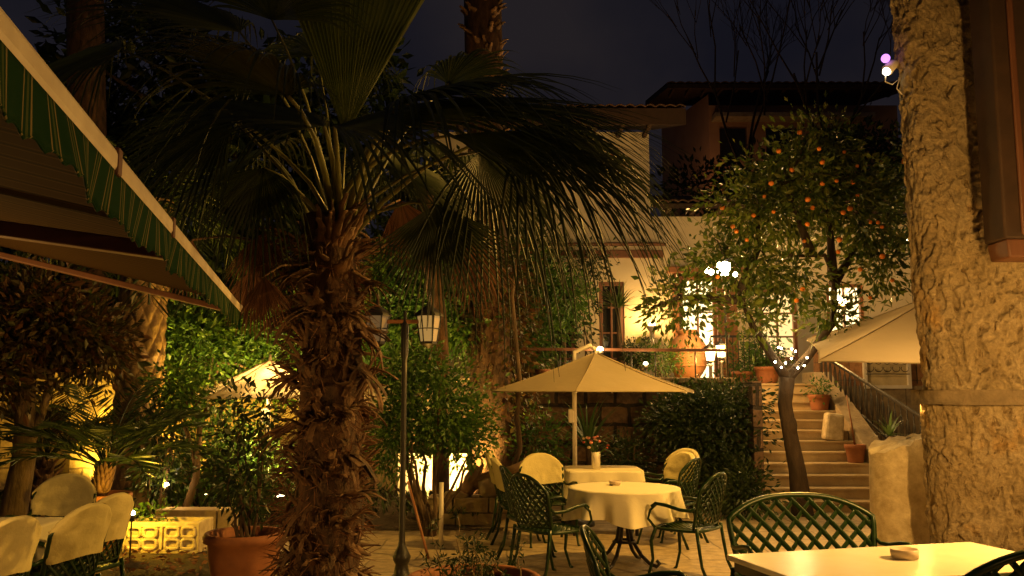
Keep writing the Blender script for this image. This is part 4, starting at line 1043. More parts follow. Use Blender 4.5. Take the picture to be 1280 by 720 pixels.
opx = [(974, 190), (1002, 168), (1027, 182), (1030, 205), (1056, 192), (1074, 206), (1064, 224), (1025, 233), (1007, 247), (1063, 261), (1057, 265), (1090, 274), (1096, 276), (1105, 281), (1074, 244), (1050, 302), (1044, 312), (1077, 337), (1114, 352), (1088, 374), (1001, 358), (914, 282), (919, 292), (935, 302), (955, 245), (992, 377), (1007, 280), (960, 232), (1106, 322), (895, 345), (1020, 262), (942, 268), (903, 262), (968, 262), (1045, 222), (988, 212), (1003, 301), (1126, 205)]
for px, py in opx:
    c = P(px+random.uniform(-4, 4), py+random.uniform(-4, 4), OY-random.uniform(.45, 1.1))
    MB().ball(c, .032*random.uniform(.75, 1.2), 12, 8, (1, 1, .94)).build('orange', M_or, t)
# string of fairy lights in the fork
t = thing('fairy_lights', 'string of bright white fairy lights bundled in the fork of the orange tree', 'string lights', P(990, 447, OY-.25))
pts = [P(984+14*math.cos(i*.9)+random.uniform(-4, 12), 447+13*math.sin(i*1.3), OY-.18-random.uniform(0, .12)) for i in range(22)]
MB().tube(pts, .004, 4).build('wire', M_iron, t)
E_bulb = emat('fairy_bulb', (1, .82, .5), 60)
for i, p in enumerate(pts[::2]): MB().ball(p, .013, 6, 5).build('bulb', E_bulb, t)
lamp(P(990, 436, OY+.05), 16, (1, .75, .4), .12, 'fairy_glow')
# second orange-like tree peeking behind pillar's left edge
tree('evergreen_tree', 'dark evergreen tree behind the orange tree next to the pillar', (XA(1165, 15), 15, 1.8), [Vector((XA(1165, 15), 15, 1.8)), P(1160, 380, 15), P(1150, 300, 15)], [EL(1150, 250, 15, 60, 70), EL(1165, 190, 15, 45, 50)], L_dark, 220, 14, .13, .1, nb=6)
# dark mass behind the orange tree (roof-high foliage)
tree('evergreen_tree', 'shadowy tree rising behind the orange tree and above the low roof', (XA(905, 21), 22.5, 1.8), [Vector((XA(905, 22.5), 22.5, 1.8)), P(905, 330, 22.5), P(905, 250, 22.5)], [EL(890, 240, 22.5, 70, 30), EL(960, 225, 22.5, 70, 35), EL(1060, 200, 24, 90, 35)], L_dark, 340, 14, .2, .18, nb=6, spread=.4)
# bare tree
def bare(label, x, y, z, H, seed, group):
    random.seed(seed); t = thing('bare_tree', label, 'tree', (x, y, z), group); tb = MB(); bb = MB()
    def br(p, d, L_, r, dep, mb):
        q_ = p+d*L_; m_ = p.lerp(q_, .5)+Vector((random.uniform(-.05, .05), random.uniform(-.05, .05), .02))*L_
        mb.tube([p, m_, q_], [r, r*.82, r*.65], 5 if dep > 1 else 7, cap=False)
        if dep == 0: return
        for k in range(3 if dep > 2 else 3):
            nd = (d+Vector((random.uniform(-.62, .62), random.uniform(-.5, .5), random.uniform(-.05, .45)))).normalized()
            br(p.lerp(q_, random.uniform(.6, 1)), nd, L_*random.uniform(.62, .85), r*.58, dep-1, bb)
    br(Vector((x, y, z)), Vector((.02, 0, 1)), H, 0.09, 5, tb)
    tb.build('trunk', M_dbark, t); bb.build('branch', M_dbark, t); return t
G3 = 'leafless trees against the night sky'
bare('leafless tree on left, standing against the night sky above the hill house', XA(940, 27), 27, 4.5, 4.6, 5, G3)
bare('leafless tree on right, nearest the pillar against the night sky', XA(1045, 26), 26, 4.5, 4.4, 11, G3)
random.seed(21)
# ivy covered tall palm trunk
IY = 13.0
pts = [Vector((XA(622, IY), IY, 0)), P(618, 560, IY), P(613, 450, IY), P(612, 330, IY), P(608, 200, IY), P(605, 90, IY), P(602, -60, IY)]
t = thing('tall_palm', 'tall palm trunk wrapped in ivy and hanging husks rising out of the picture', 'palm tree', pts[0])
b = MB(); b.tube(pts, [.34, .32, .30, .29, .28, .29, .29], 24); b.build('trunk', M_palmbark, t)
for i in range(85):
    z = random.uniform(4.2, 7.6); a = random.uniform(-PI, .2); k = (z-pts[4].z)/(pts[6].z-pts[4].z); c = pts[4].lerp(pts[6], k); o_ = Vector((math.cos(a), math.sin(a), 0))
    boot(c+o_*.26, o_, random.uniform(.12, .24), random.uniform(.08, .14), random.uniform(-1.5, -.2), random.uniform(.7, 1.3)).build('leaf_base', M_boot, t)
b = MB(); clumps(b, [EL(628, 430, IY, 40, 90, 30), EL(640, 520, IY, 26, 60, 28), EL(612, 350, IY, 45, 50, 30)], 240, 15, .13, spread=.25, shell=.6, down=.8)
b.build('ivy', L_brown, t, False)
# hanging liana
l = [P(646, 440, 11.6), P(650, 480, 11.6), P(646, 520, 11.6), P(650, 560, 11.6), P(640, 590, 11.6), P(615, 600, 11.4)]
t = MB(); t.tube(l, [.03, .03, .035, .035, .04, .04], 8); t.tube([P(650, 300, 11.7), P(640, 370, 11.65), l[0]], [.02, .025, .03], 8); tag(t.build('vine_stem', M_bark, None, True, l[-1]), 'thin twisting bare vine stem hanging left of the far umbrella', 'vine')
# thin palm trunk and lit foliage behind the lamp
t = thing('slender_palm', 'slender ringed palm trunk behind the lamp post lanterns', 'palm tree', (XA(548, 12.2), 12.2, 0))
b = MB(); pp_ = [Vector((XA(552, 12.2), 12.2, 0)), P(552, 480, 12.2), P(548, 400, 12.2), P(540, 330, 12.2), P(530, 230, 12.2)]
b.tube([pp_[0]]+[pp_[0].lerp(pp_[1], k/5) for k in range(1, 5)]+pp_[1:], .12, 14); b.build('trunk', M_palmbark, t)
for i in range(9):
    a = i*.7; ax = Vector((math.cos(a), math.sin(a), .3)); frond(pp_[-1]+ax*.7, ax, (0, 0, 1), .8, L_palm, nseg=26, spread=1.6, parent=t, pet=pp_[-1], droop=.4)
# main green shrub behind the lamp post
SY = 10.4
bush('round_shrub', 'big round glossy green shrub behind the lamp post', 'shrub', (XA(540, SY), SY, 0), [EL(540, 510, SY, 72, 60), EL(492, 550, SY, 44, 50), EL(580, 540, SY, 38, 45), EL(520, 460, SY, 50, 26)], L_green, 500, 16, .075, stems=9, sr=.03, shell=.5, spread=.17)
G4 = 'garden trees and shrubs behind the palms'
def gtree(label, px, Y, ells, lm, nc, per, size, r0=.09, name='garden_tree', pt=None, **kw):
    b0 = Vector((XA(px, Y), Y, 0)); top = Vector(ells[0][0])
    return tree(name, label, b0, [b0, b0.lerp(top, .4)+Vector((.08, 0, 0)), b0.lerp(top, .85)], ells, lm, nc, per, size, r0, G4, nb=10, **kw)
gtree('green lit broadleaf tree above the lamp post lanterns', 505, 13.4, [EL(520, 400, 13.4, 80, 45), EL(465, 420, 13.4, 60, 50), EL(580, 395, 13, 45, 55), EL(500, 350, 13.4, 90, 30)], L_green, 480, 14, .13, spread=.25)
gtree('bright yellow green lit tree between the awning tip and palm trunk', 255, 12.8, [EL(240, 425, 12.8, 50, 50), EL(310, 420, 13.2, 45, 45), EL(215, 480, 12.6, 30, 50), EL(350, 450, 13.4, 40, 60)], L_green, 430, 14, .115, spread=.25)
gtree('reddish leaved tree at the left edge below the awning', 20, 9.3, [EL(40, 400, 9.3, 90, 55), EL(-10, 460, 9.1, 70, 50), EL(110, 430, 9.6, 60, 45)], L_brown, 420, 14, .12, r0=.13, spread=.2)
gtree('dark tree behind the date palm trunk at left', 130, 13.6, [EL(140, 420, 13.6, 70, 60), EL(60, 480, 13.6, 70, 60), EL(20, 380, 14, 80, 60)], L_dark, 380, 13, .15, spread=.25)
gtree('large shadowy tree rising behind the fan palm crown', 330, 17, [EL(300, 200, 17, 150, 130), EL(180, 120, 17, 140, 130), EL(430, 150, 17, 95, 150), EL(60, 200, 17, 140, 130), EL(330, 340, 17, 150, 80)], L_dark, 1000, 13, .30, r0=.3, spread=.5)
gtree('dark tree between the fan palm and the terrace house', 660, 15.8, [EL(640, 330, 16, 60, 80), EL(560, 260, 16.5, 80, 60), EL(520, 330, 16, 80, 60), EL(672, 400, 15.8, 40, 50)], L_dark, 560, 14, .18, spread=.3)
# date palm trunk with diamond leaf scars
DY = 11.6; dx = XA(174, DY)
t = thing('date_palm', 'stout date palm trunk patterned with diamond leaf scars at the left', 'palm tree', (dx, DY, 0))
def dp(u, v):
    a = 2*PI*u; z = 4.2*v
    A1 = u*11+z*2.6; A2 = u*11-z*2.6; k = abs(math.sin(A1*PI))*abs(math.sin(A2*PI))
    r = .27*(1+.03*math.sin(z*2))+.045*k**.5-.02*max(0, math.sin(z*5.2*PI))*k
    return Vector((dx+r*math.cos(a), DY+r*math.sin(a), z))
MB().grid(dp, 170, 230).build('trunk', mat('scar_bark', (.30, .20, .11), (.14, .09, .05), rough=.9, scale=8, bump=.7, bscale=25), t)
for i in range(22):
    a = i*2.4; el = random.uniform(.1, 1.1); o_ = Vector((math.cos(a), math.sin(a), 0)); pts = []; p = Vector((dx, DY, 4.1)); e_ = el
    for k in range(13): pts.append(p.copy()); p = p+(o_*math.cos(e_)+Vector((0, 0, 1))*math.sin(e_))*.2; e_ -= .16
    c = []; dr = []; sd = o_.cross(up)
    for k in range(34):
        f = 1.5+10.4*k/34; i0 = int(f); q_ = pts[i0].lerp(pts[i0+1], f-i0); tg = (pts[i0+1]-pts[i0]).normalized()
        for sg in (-1, 1): c.append(tuple(q_)); dr.append(tuple((tg*.7+sd*sg*.8+Vector((0, 0, -.25))).normalized()))
    mb = MB(); mb.leaves(np.array(c), np.array(dr), rng.uniform(.3, .5, len(c)), np.full(len(c), .03)); mb.tube(pts, .016, 5); mb.build('frond', L_dark, t, False)
# dim far palm trunk at upper left
t = thing('far_palm', 'dim reddish palm trunk in the dark at the upper left', 'palm tree', (XA(110, 14.5), 14.5, 0))
MB().tube([Vector((XA(110, 14.5), 14.5, 0)), P(112, 300, 14.5), P(108, 100, 14.5), P(105, -80, 14.5)], .3, 20).build('trunk', M_palmbark, t)
# shrubs
G5 = 'low shrubs in the garden'
def shr(label, px, Y, ells, lm, nc, per, size, z=0, **kw): return bush('garden_shrub', label, 'shrub', (XA(px, Y), Y, z), ells, lm, nc, per, size, G5, **kw)
shr('dark dense hedge like shrub at the foot of the retaining wall left of the stairs', 900, 12.7, [EL(888, 540, 12.8, 66, 50), EL(850, 520, 12.9, 42, 38), EL(890, 600, 12.6, 55, 38), EL(905, 500, 12.9, 60, 20)], L_dark, 560, 16, .09, stems=10, spread=.17)
shr('small round leaved shrub beneath the hedge beside the lowest steps', 940, 11.9, [EL(928, 615, 11.8, 26, 24)], L_dark, 90, 14, .08)
shr('bright leafy shrub under the left garden umbrella', 255, 11.4, [EL(250, 585, 11.4, 40, 45), EL(290, 560, 11.4, 28, 50)], L_green, 170, 12, .09, stems=9)
shr('loose shrub behind the low kerb beside the palm trunk', 335, 11.2, [EL(330, 600, 11.2, 30, 40)], L_green, 90, 12, .08)
shr('sparse weedy shrub at the foot of the retaining wall near vine', 672, 12.9, [EL(672, 560, 12.9, 28, 40)], L_green, 80, 12, .09)
shr('dim shrub behind the square table', 790, 13.2, [EL(785, 575, 13.2, 32, 25)], L_dark, 90, 12, .08)
shr('leafy shrub in shadow beside the date palm trunk', 205, 10.9, [EL(200, 560, 10.9, 28, 70)], L_dark, 110, 12, .09)
# multi-stem small tree left
gtree('slim twisting multi stemmed small tree behind the low kerb', 232, 10.9, [EL(255, 500, 10.9, 40, 30), EL(215, 480, 10.9, 30, 30)], L_green, 100, 12, .09, r0=.05)
# sword-leaved plants
def sword(name, label, base, hub, n, L_, m_=L_yucca, w_=.045, r=.04, group='spiky sword leaved plants', seed=0, droop=.35):
    t = thing(name, label, 'plant', base, group); base = Vector(base); hub = Vector(hub)
    if (hub-base).length > .08: MB().tube([base, base.lerp(hub, .5)+Vector((.02, 0, 0)), hub], r, 8).build('stem', M_bark, t)
    b = MB()
    for i in range(n):
        a = i*2.4+seed; el = random.uniform(.05, 1.45); o_ = Vector((math.cos(a), math.sin(a), 0)); sd = o_.cross(up); vs = []; p = hub.copy(); e_ = el; ll_ = L_*random.uniform(.75, 1.1)
        for k in range(6):
            f = k/5; wd = w_*(1-f)**.7*(.6+.9*min(f*4, 1)*.5)+.002; vs += [p-sd*wd/2, p+sd*wd/2]; p = p+(o_*math.cos(e_)+up*math.sin(e_))*ll_/5; e_ -= droop*f*1.2
        b.add(vs, [(2*k, 2*k+1, 2*k+3, 2*k+2) for k in range(5)])
    b.build('foliage', m_, t, False); return t
sword('yucca', 'spiky yucca against the retaining wall behind the umbrella pole', (XA(735, 13.1), 13.1, 0), P(735, 560, 13.1), 60, .85)
sword('dracaena', 'dracaena with tall bare stem in front of the dark terrace door', (XA(773, 15), 15, TZ), P(773, 385, 15), 60, .55, w_=.04)
sword('dracaena', 'small pale dracaena left of the umbrella top on the terrace', (XA(704, 14.8), 14.8, TZ), P(704, 418, 14.8), 46, .42, w_=.04, seed=1)
sword('agave', 'tall thin potted shoots beside the stair railing', (XA(1112, 11.2), 11.2, 0), P(1112, 545, 11.2), 30, .35)
# terrace plants
G6 = 'potted plants on the terrace'
def tplant(label, px, Y, ells, lm, nc, per, size, **kw): return bush('terrace_plant', label, 'plant', (XA(px, Y), Y, TZ), ells, lm, nc, per, size, G6, **kw)
tplant('clipped round topiary ball on the terrace left of the wall lamp', 797, 14.8, [EL(797, 441, 14.8, 19, 17)], L_dark, 130, 14, .05, spread=.07, shell=.8)
tplant('light green feathery plant behind the railing under the big jar', 830, 14.6, [EL(826, 452, 14.6, 24, 14)], L_green, 80, 12, .06)
tplant('climbing leafy mass at the left end of the terrace', 668, 14.6, [EL(665, 420, 14.6, 40, 55), EL(700, 370, 14.8, 38, 45), EL(650, 360, 14.8, 40, 60)], L_green, 360, 14, .10, stems=8)
tplant('slender climber on the pale wall between the dark doors', 735, 17.4, [EL(732, 380, 17.4, 14, 60), EL(735, 330, 17.4, 24, 25)], L_dark, 110, 9, .10, stems=3)
tplant('light green bushy plants in the planter right of the lanterns', 930, 16.2, [EL(930, 455, 16.2, 30, 18), EL(955, 440, 16.4, 20, 22)], L_green, 130, 12, .08)
tplant('green shrub in the orange pot behind the tree fork', 957, 16.0, [EL(958, 452, 16, 15, 17)], L_green, 60, 12, .07)
# terrace pots
def tpot(label, px, Y, r0, r1, h): return pot(prof(r0, r1, h, .02), (XA(px, Y), Y, TZ), label)
tpot('orange terracotta pot behind the fork of the orange tree', 960, 15.9, .16, .22, .3); tpot('small pot hanging plants at the left end of the terrace railing', 680, 14.5, .10, .14, .22); tpot('little pot beside the small dracaena', 704, 14.8, .1, .13, .2); tpot('pot holding the tall dracaena on the terrace', 773, 15, .13, .18, .25)
tpot('low wide pot of greenery right of the lantern pair', 925, 16.2, .2, .28, .22)
# big amphora jar
q = (XA(861, 15.3), 15.3, TZ)
t = thing('amphora_jar', 'huge round earthenware jar with carved band on the terrace by the doorway', 'jar', q)
MB().lathe([(.001, 0), (.12, 0), (.16, .04), (.30, .25), (.345, .45), (.33, .62), (.25, .76), (.17, .82), (.16, .85), (.20, .89), (.19, .92), (.15, .9), (.14, .8)], q, 44).build('jar_body', mat('earthenware', (.50, .25, .10), (.36, .17, .07), rough=.7, scale=5, bump=.3), t)
b = MB()
for zz, rr in ((.30, .322), (.52, .345)): b.tube([(q[0]+rr*math.cos(a), q[1]+rr*math.sin(a), q[2]+zz) for a in np.linspace(0, 2*PI, 41)], .012, 6)
for k in range(14):
    a = 2*PI*k/14; b.tube([(q[0]+.34*math.cos(a+.08*math.cos(s_)), q[1]+.34*math.sin(a+.08*math.cos(s_)), q[2]+.61+.03*math.sin(s_)) for s_ in np.linspace(0, 2*PI, 9)], .006, 4)
b.build('relief_band', MATS['earthenware'], t)
# terrace railing
t = thing('terrace_railing', 'thin dark rail on posts along the terrace edge behind the umbrella', 'railing', (1.6, 14.15, TZ))
zr = ZA(438, 14.15); b = MB(); b.bar((XA(640, 14.15), 14.15, zr+.02), (3.45, 14.15, zr), .06, .05); b.build('handrail', M_wood, t, False, bevel=.008)
for px in (655, 700, 790, 820, 870): MB().tube([(XA(px, 14.15), 14.15, TZ+.07), (XA(px, 14.15), 14.15, zr-.02)], .014, 6).build('post', M_iron, t)
# lanterns at stair head
for px, lab in ((889, 'lit black lantern on a short post at the terrace edge, left of the pair'), (903, 'lit black lantern on a short post at the terrace edge, right of the pair')):
    Y = 14.4+(.2 if px > 895 else 0); q = Vector((XA(px, Y), Y, TZ)); zt_ = ZA(428 if px < 895 else 424, Y)-.12
    t = thing('post_lantern', lab, 'lantern', q, 'lanterns at the terrace edge')
    MB().lathe([(.001, 0), (.07, 0), (.05, .05), (.03, .1), (.028, zt_-q.z-.28), (.05, zt_-q.z-.24), (.001, zt_-q.z-.235)], q, 12).build('post', M_iron, t)
    lantern((q.x, q.y, zt_), .75, t, emat('hot_lantern_glass', (1, .76, .38), 7))
    lamp((q.x, q.y-.16, zt_-.09), 60, (1, .60, .22), .06)
# globe lamp high by doorway
q = P(905, 335, 14.2); t = thing('globe_lamp', 'blazing white globe street lamp on a tall slim post in front of the doorway', 'lamp', (q.x, q.y, TZ))
MB().ball(q, .13, 20, 14).build('globe', emat('globe_glow', (1, .84, .52), 30), t); MB().ball(q+Vector((-.26, .05, -.02)), .06, 14, 10).build('globe', emat('globe_glow', (1, .84, .52), 30), t)
MB().tube([(q.x, q.y, TZ), (q.x, q.y, q.z-.13)], .02, 8).build('post', M_iron, t); MB().tube([q+Vector((0, 0, -.16)), q+Vector((-.14, .03, -.2)), q+Vector((-.26, .05, -.08))], .012, 6).build('arm', M_iron, t)
lamp(q+Vector((-.05, -.25, .0)), 200, (1, .66, .28), .13)
t = thing('hanging_bulbs', 'blazing bare bulbs hanging at the left side of the orange tree crown', 'hanging lamp', P(905, 325, OY-1.4))
for px, py, r_ in ((906, 334, .07), (889, 340, .035), (919, 343, .03)): MB().ball(P(px, py, OY-1.4), r_, 14, 10).build('bulb', emat('globe_glow', (1, .84, .52), 30), t)
MB().tube([P(893, 334, OY-1.4), P(905, 326, OY-1.4), P(914, 322, OY-1.4), P(930, 345, OY-.4)], .006, 5).build('cable', M_iron, t)
lamp(P(905, 341, OY-1.5), 45, (1, .68, .24), .06)
# wall lamp on the house
q = P(815, 408, HY-.35); t = thing('wall_lamp', 'bright fan shaped lamp against the cream wall left of the doorway', 'lamp', (q.x, HY-.1, TZ))
b = MB(); b.lathe([(.03, -.25), (.06, -.1), (.14, .0), (.13, .01)], q, 16); b.tube([(q.x-.05, q.y, TZ), q+Vector((-.03, 0, -.1))], .012, 6); b.tube([(q.x+.08, q.y, TZ), q+Vector((.02, 0, -.1))], .012, 6); b.build('shade', M_white, t)
MB().ball(q+Vector((0, 0, .03)), .06, 12, 8).build('bulb', emat('globe_glow', (1, .84, .52), 30), t)
lamp(q+Vector((0, -.1, .14)), 60, (1, .64, .25), .07)
# small lights
def bulb(px, py, Y, r, W, label, e='globe_glow', stem=None, col=(1, .66, .28)):
    q = P(px, py, Y); t = thing('garden_light', label, 'light', q, 'small garden lights'); MB().ball(q, r, 12, 8).build('bulb', MATS[e], t)
    MB().lathe([(.001, -r-.04), (r*.9, -r-.04), (r*1.1, -r*.3), (r*.9, -r*.3)], q, 12).build('holder', M_iron, t)
    if stem is not None: MB().tube([q-Vector((0, 0, r+.03)), (q.x, q.y, stem)], .008, 6).build('stake', M_iron, t)
    lamp(q+Vector((0, -r-.05, .02)), W, col, r); return t
bulb(750, 437, 14.0, .05, 20, 'sparkling white light just behind the top of the middle umbrella', stem=TZ)
bulb(807, 455, 14.0, .035, 8, 'small white light low behind the right slope of the middle umbrella', stem=TZ)
bulb(1052, 378, 16.4, .09, 110, 'bright light glimpsed through the right side of the orange tree', stem=TZ)
bulb(1156, 533, 8.75, .03, 0, 'bright spot light at the upper right edge of the marble stump', stem=0)
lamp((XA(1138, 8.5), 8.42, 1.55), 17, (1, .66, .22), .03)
bulb(1142, 560, 10.2, .04, 95, 'added lamp hidden behind the marble stump to light the steps', stem=0)  # unseen fixture added to brighten the stairs

bulb(165, 642, 8.55, .03, 0, 'sparkling flood light clipped above the carved trough', stem=0)
lamp((XA(172, 8.62), 8.62, .60), 32, (1, .66, .06), .02)
bulb(340, 490, 11.45, .04, 45, 'added lamp hidden up under the canopy of the left garden umbrella')  # unseen bulb added so that the canvas glows
bulb(208, 606, 10.7, .028, 14, 'slim white light at the foot of the multi stemmed tree', stem=.1)
bulb(1137, 300, 16.2, .06, 25, 'light behind the edge of the pillar on the terrace wall', stem=TZ)
# flood lamps behind shrub and beside it
def flood(label, loc, W, tgt, col=(1, .66, .26), spot=110, s_=.12):
    t = thing('flood_lamp', label, 'flood lamp', loc, 'ground flood lamps'); L_ = Vector(loc); d_ = (Vector(tgt)-L_).normalized()
    R = d_.to_track_quat('Y', 'Z').to_matrix()
    MB().box(L_+Vector((0, 0, .10)), (s_*1.3, .07, s_), R).build('housing', M_iron, t, False, bevel=.01)
    MB().box(L_+Vector((0, 0, .10))+d_*.038, (s_*1.15, .008, s_*.85), R).build('lens', emat('flood_lens', (1, .78, .42), 14), t, False)
    b = MB(); b.tube([L_+Vector((0, 0, .06)), L_], .015, 6); b.build('stand', M_iron, t)
    lamp(L_+Vector((0, 0, .10))+d_*.08, W, col, .04, spot=spot, tgt=tgt)
# whitewashed low wall lit behind the shrub
t = MB(); t.grid(lambda u, v: Vector((XA(500, 13.2)+(XA(588, 13.2)-XA(500, 13.2))*u, 13.1+.02*noise.noise(Vector((u*6, v*6, 0))), .75*v)), 30, 14); t.box((XA(544, 13.2), 13.19, .375), (XA(588, 13.2)-XA(500, 13.2), .17, .749))
tag(t.build('whitewashed_wall', M_white, None, False, (XA(544, 13.2), 13.15, 0)), 'low whitewashed wall glowing brightly under the round shrub', 'wall')
flood('ground flood lamp lighting the whitewashed wall behind the round shrub', (XA(545, 12.2), 12.2, .16), 900, (XA(550, 13.1), 13.1, .45))
flood('ground flood lamp lighting the yellow green trees left of the palm trunk', (XA(262, 11.8), 11.8, .16), 800, (XA(262, 13), 13, 2.6), (1, .66, .09))
flood('ground flood lamp lighting the umbrella canopy in the left garden', (XA(352, 11.8), 11.8, .16), 800, (XA(338, 11.7), 11.7, 2), (1, .74, .35))
flood('ground flood lamp shining up into the tree behind the lanterns', (XA(585, 12.3), 12.3, .16), 400, (XA(560, 13.5), 13.5, 2.8), (1, .70, .22))
flood('ground flood lamp at the far left shining on the arched wall', (XA(5, 11.2), 11.0, .03), 160, (XA(0, 12.4), 12.4, 1.3), (1, .60, .06))
flood('ground flood lamp behind the date palm trunk', (XA(135, 12.4), 12.6, .16), 300, (XA(140, 13.6), 13.8, 2.2), (1, .66, .08))
# arched stone building at far left
AY = 12.9
t = thing('arched_wall', 'old stone wall with round arches and pale piers at the far left', 'wall', (XA(60, AY), AY, 0))
b = MB(); xL, xR_ = XA(-160, AY), XA(215, AY); piers = [(-160, -50), (-8, 24), (92, 118), (205, 215)]
zc, za_ = ZA(535, AY), ZA(500, AY)
for a, c in piers: b.box(((XA(a, AY)+XA(c, AY))/2, AY+.2, zc/2), (XA(c, AY)-XA(a, AY), .4, zc))
opn = [(-50, -8), (24, 92), (118, 205)]
for a, c in opn:
    xa_, xc_ = XA(a, AY), XA(c, AY); r = (xc_-xa_)/2; m_ = (xa_+xc_)/2; n = 14
    for y in (AY,):
        vs = []; 
        for i in range(n+1):
            th = PI-PI*i/n; vs += [(m_+r*math.cos(th), y, zc+r*.8*math.sin(th)), (m_+r*math.cos(th), y, za_+r), (m_+r*math.cos(th), y+.4, zc+r*.8*math.sin(th))]
        b.add(vs, [(3*i, 3*i+3, 3*i+4, 3*i+1) for i in range(n)]+[(3*i, 3*i+2, 3*i+5, 3*i+3) for i in range(n)])
for a, c in piers: b.box(((XA(a, AY)+XA(c, AY))/2, AY+.2, (zc+za_+.55)/2), (XA(c, AY)-XA(a, AY)-.002, .4, za_+.55-zc))
b.build('wall_face', brickmat('old_limestone', (.46, .36, .22), (.38, .29, .17), (.2, .15, .1), .6, .3, .015, bump=.5), t, False)
# background garden wall (dark) closing the left
t = thing('garden_wall', 'dark rear boundary wall of the garden behind all the left trees', 'wall', (-8, 19, 0))
MB().box((-9.5, 19.5, 2.2), (15, .4, 4.4)).build('wall_face', m_rub, t, False)
# pot plants & stones along the stairs
G7 = 'things standing along the stairs'
q = Vector((5.15, 13.1, 0)); 
def onstep(x, i): return Vector((x, 12.4+RUN*i+.16, (i+1)*TZ/NS))
q = onstep(5.14, 3); pot(prof(.11, .145, .27, .012), tuple(q), 'small terracotta pot on the lower steps beside the marble stump', group='terracotta pots')
b = MB(); b.tube([q+Vector((0, 0, .2)), q+Vector((-.04, 0, .6)), q+Vector((-.08, .05, 1.0))], [.014, .011, .008], 6); tag(b.build('plant_stake', M_owood, None, True, q+Vector((0, 0, .2))), 'bare stick standing in the small pot on the lower steps', 'stick')
q = onstep(5.02, 5); t = MB(); t.box(q+Vector((0, 0, .21)), (.30, .22, .42), Matrix.Rotation(.12, 3, 'Y'), .92)
tag(t.build('stone_block', M_marble, None, False, q, bevel=.04), 'pale grey fluted stone block resting on the middle steps', 'stone block')
q = onstep(5.1, 8); pot(prof(.13, .17, .26, .012), tuple(q), 'terracotta pot with trailing plant on the upper steps', group='terracotta pots')
bush('stair_plant', 'small trailing plant in the pot on the upper steps', 'plant', tuple(q+Vector((0, 0, .22))), [((q.x, q.y, q.z+.34), (.2, .16, .14))], L_green, 32, 9, .06, stems=3, sr=.006, spread=.1)
# stair railing
t = thing('stair_railing', 'black wrought iron railing with curled balusters sloping down the right of the stairs', 'railing', (5.47, 12.3, 0))
xr = 5.46; a_ = Vector((xr+.42, 12.5, 1.22)); b_ = Vector((xr, 15.7, 2.34))
MB().bar(a_, b_, .05, .045).build('handrail', M_iron, t, False, bevel=.008); MB().bar(a_-Vector((0, 0, .80)), b_-Vector((0, 0, .42)), .03, .03).build('bottom_rail', M_iron, t, False)
MB().box((a_.x, a_.y, .62), (.05, .05, 1.24)).build('newel_post', M_iron, t, False, bevel=.006)
for i in range(20):
    k = (i+.5)/20; p = a_.lerp(b_, k); q_ = p-Vector((0, 0, .78-.34*k)); b = MB(); b.tube([p, q_], .009, 5)
    c = p.lerp(q_, .5); b.tube([(c.x, c.y+.055*math.sin(s_)*(1 if i % 2 else -1), c.z+.2*math.cos(s_)) for s_ in np.linspace(0, 2*PI, 17)], .007, 4); b.build('baluster', M_iron, t)
t = thing('terrace_balustrade', 'short black iron railing at the head of the stairs', 'railing', (4.4, 15.9, TZ))
b = MB(); b.bar((3.6, 15.95, TZ+.85), (4.6, 15.95, TZ+.85), .04, .04); 
for k in range(11): b.tube([(3.6+k*.1, 15.95, TZ), (3.6+k*.1, 15.95, TZ+.85)], .008, 5)
b.build('bars', M_iron, t, False)
# spotlight on the pillar with purple bulb
q = P(1112, 86, 8.3); t = thing('pillar_spotlight', 'small clamp spotlight with a glowing purple bulb on the pillar edge', 'spotlight', q)
MB().tube([q+Vector((-.03, 0, -.02)), q+Vector((.04, .02, .05)), q+Vector((.10, .04, .09))], [.055, .05, .03], 14).build('lamp_head', M_white, t)
MB().ball(q+Vector((-.035, -.01, -.03)), .04, 10, 7).build('bulb', emat('spot_bulb', (1, .85, .55), 9), t)
MB().ball(P(1107, 73, 8.25), .043, 12, 8).build('purple_bulb', emat('purple_glow', (.62, .25, 1), 1.6), t)
MB().tube([q+Vector((-.04, 0, -.05)), q+Vector((-.05, 0, -.13)), q+Vector((.02, 0, -.16)), q+Vector((.09, 0, -.10)), q+Vector((.06, 0, -.2)), q+Vector((.11, .0, -.26)), q+Vector((.16, 0, -.2))], .006, 6).build('cable', M_white, t)
lamp(q+Vector((-.12, -.05, -.10)), 1150, (1, .62, .16), .04, spot=112, tgt=(-1.0, 8.6, .6), blend=.6)
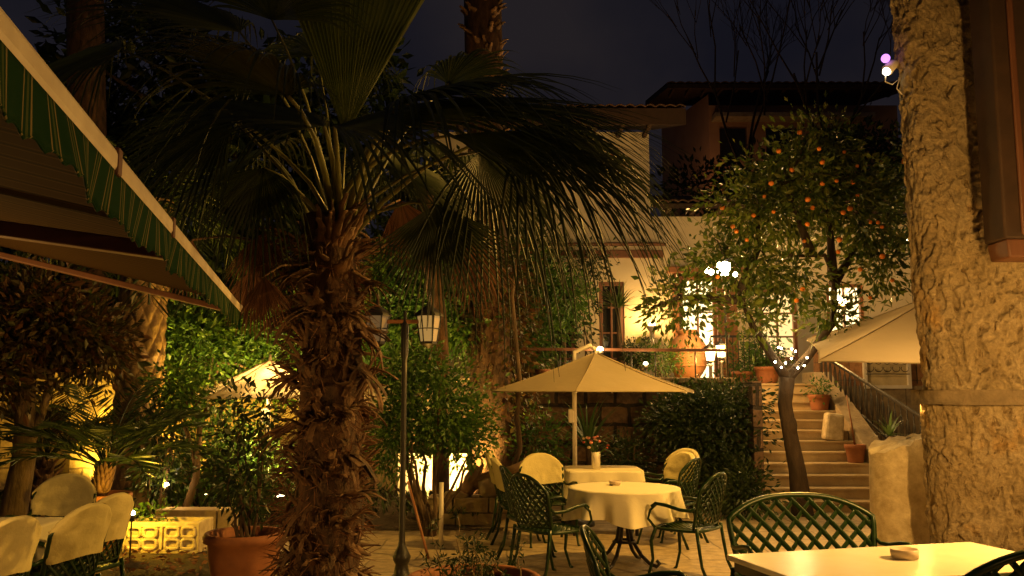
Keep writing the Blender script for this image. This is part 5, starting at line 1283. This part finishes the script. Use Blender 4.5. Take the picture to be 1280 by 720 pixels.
MB().tube([q+Vector((.1, .04, .09)), q+Vector((.2, .04, .06))], .012, 6).build('bracket', M_iron, t)
# fallen leaves on the bed
b = MB(); n = 420; c = np.stack([rng.uniform(-4.4, -2.3, n), rng.uniform(7.75, 9.2, n), np.full(n, .11)], 1); d_ = unit(rng.normal(size=(n, 3))*np.array([1, 1, .15])); b.leaves(c, d_, rng.uniform(.04, .09, n), rng.uniform(.02, .04, n))
tag(b.build('fallen_leaves', L_dead, None, False, (-3.4, 8.5, 0)), 'scattered dry fallen leaves over the soil bed', 'leaf litter', kind='stuff')
b = MB(); n = 2600; c = np.stack([rng.uniform(-8.8, -.3, n), rng.uniform(10.9, 14.3, n), np.full(n, .15)], 1); d_ = unit(rng.normal(size=(n, 3))*np.array([.6, .6, .3])+np.array([0, 0, .8])); b.leaves(c, d_, rng.uniform(.08, .22, n), rng.uniform(.02, .05, n))
tag(b.build('ground_cover', L_dark, None, False, (-4, 12.5, 0)), 'low leafy ground cover under the garden trees', 'ground cover', kind='stuff')
# ------------------------------------------------------------ added lanterns out of frame (right, under the awning and behind)
def added_lantern(loc, W, label, col=(1, .62, .22), r=.08):
    t = thing('added_lantern', label, 'lantern', loc, 'added lanterns out of view'); L_ = Vector(loc)
    lantern(L_, 1.1, t, emat('added_lantern_glass', (1, .7, .3), 4)); MB().tube([L_+Vector((0, 0, .28)), L_+Vector((0, 0, .5))], .01, 6).build('chain', M_iron, t)
    lamp(L_+Vector((0, 0, -.45)), W*1.1, col, r)
added_lantern((3.35, 4.9, 2.35), 290, 'assumed black hanging lantern out of view to the right of the ivory table')  # fixture not in view, assumed from the light reaching the ivory table
added_lantern((5.75, 6.9, 2.25), 80, 'added black hanging lantern out of view close to the front face of the stone pillar')  # unseen lantern added so that its light grazes the pillar stone
added_lantern((-3.1, 3.9, 1.95), 65, 'assumed black hanging lantern out of view beneath the striped awning')  # unseen lamp added to light the covered chairs on the left
added_lantern((2.6, -1.2, 2.8), 70, 'assumed black hanging lantern out of view behind the photographer')  # assumed source behind the camera, added as weak light on the foreground
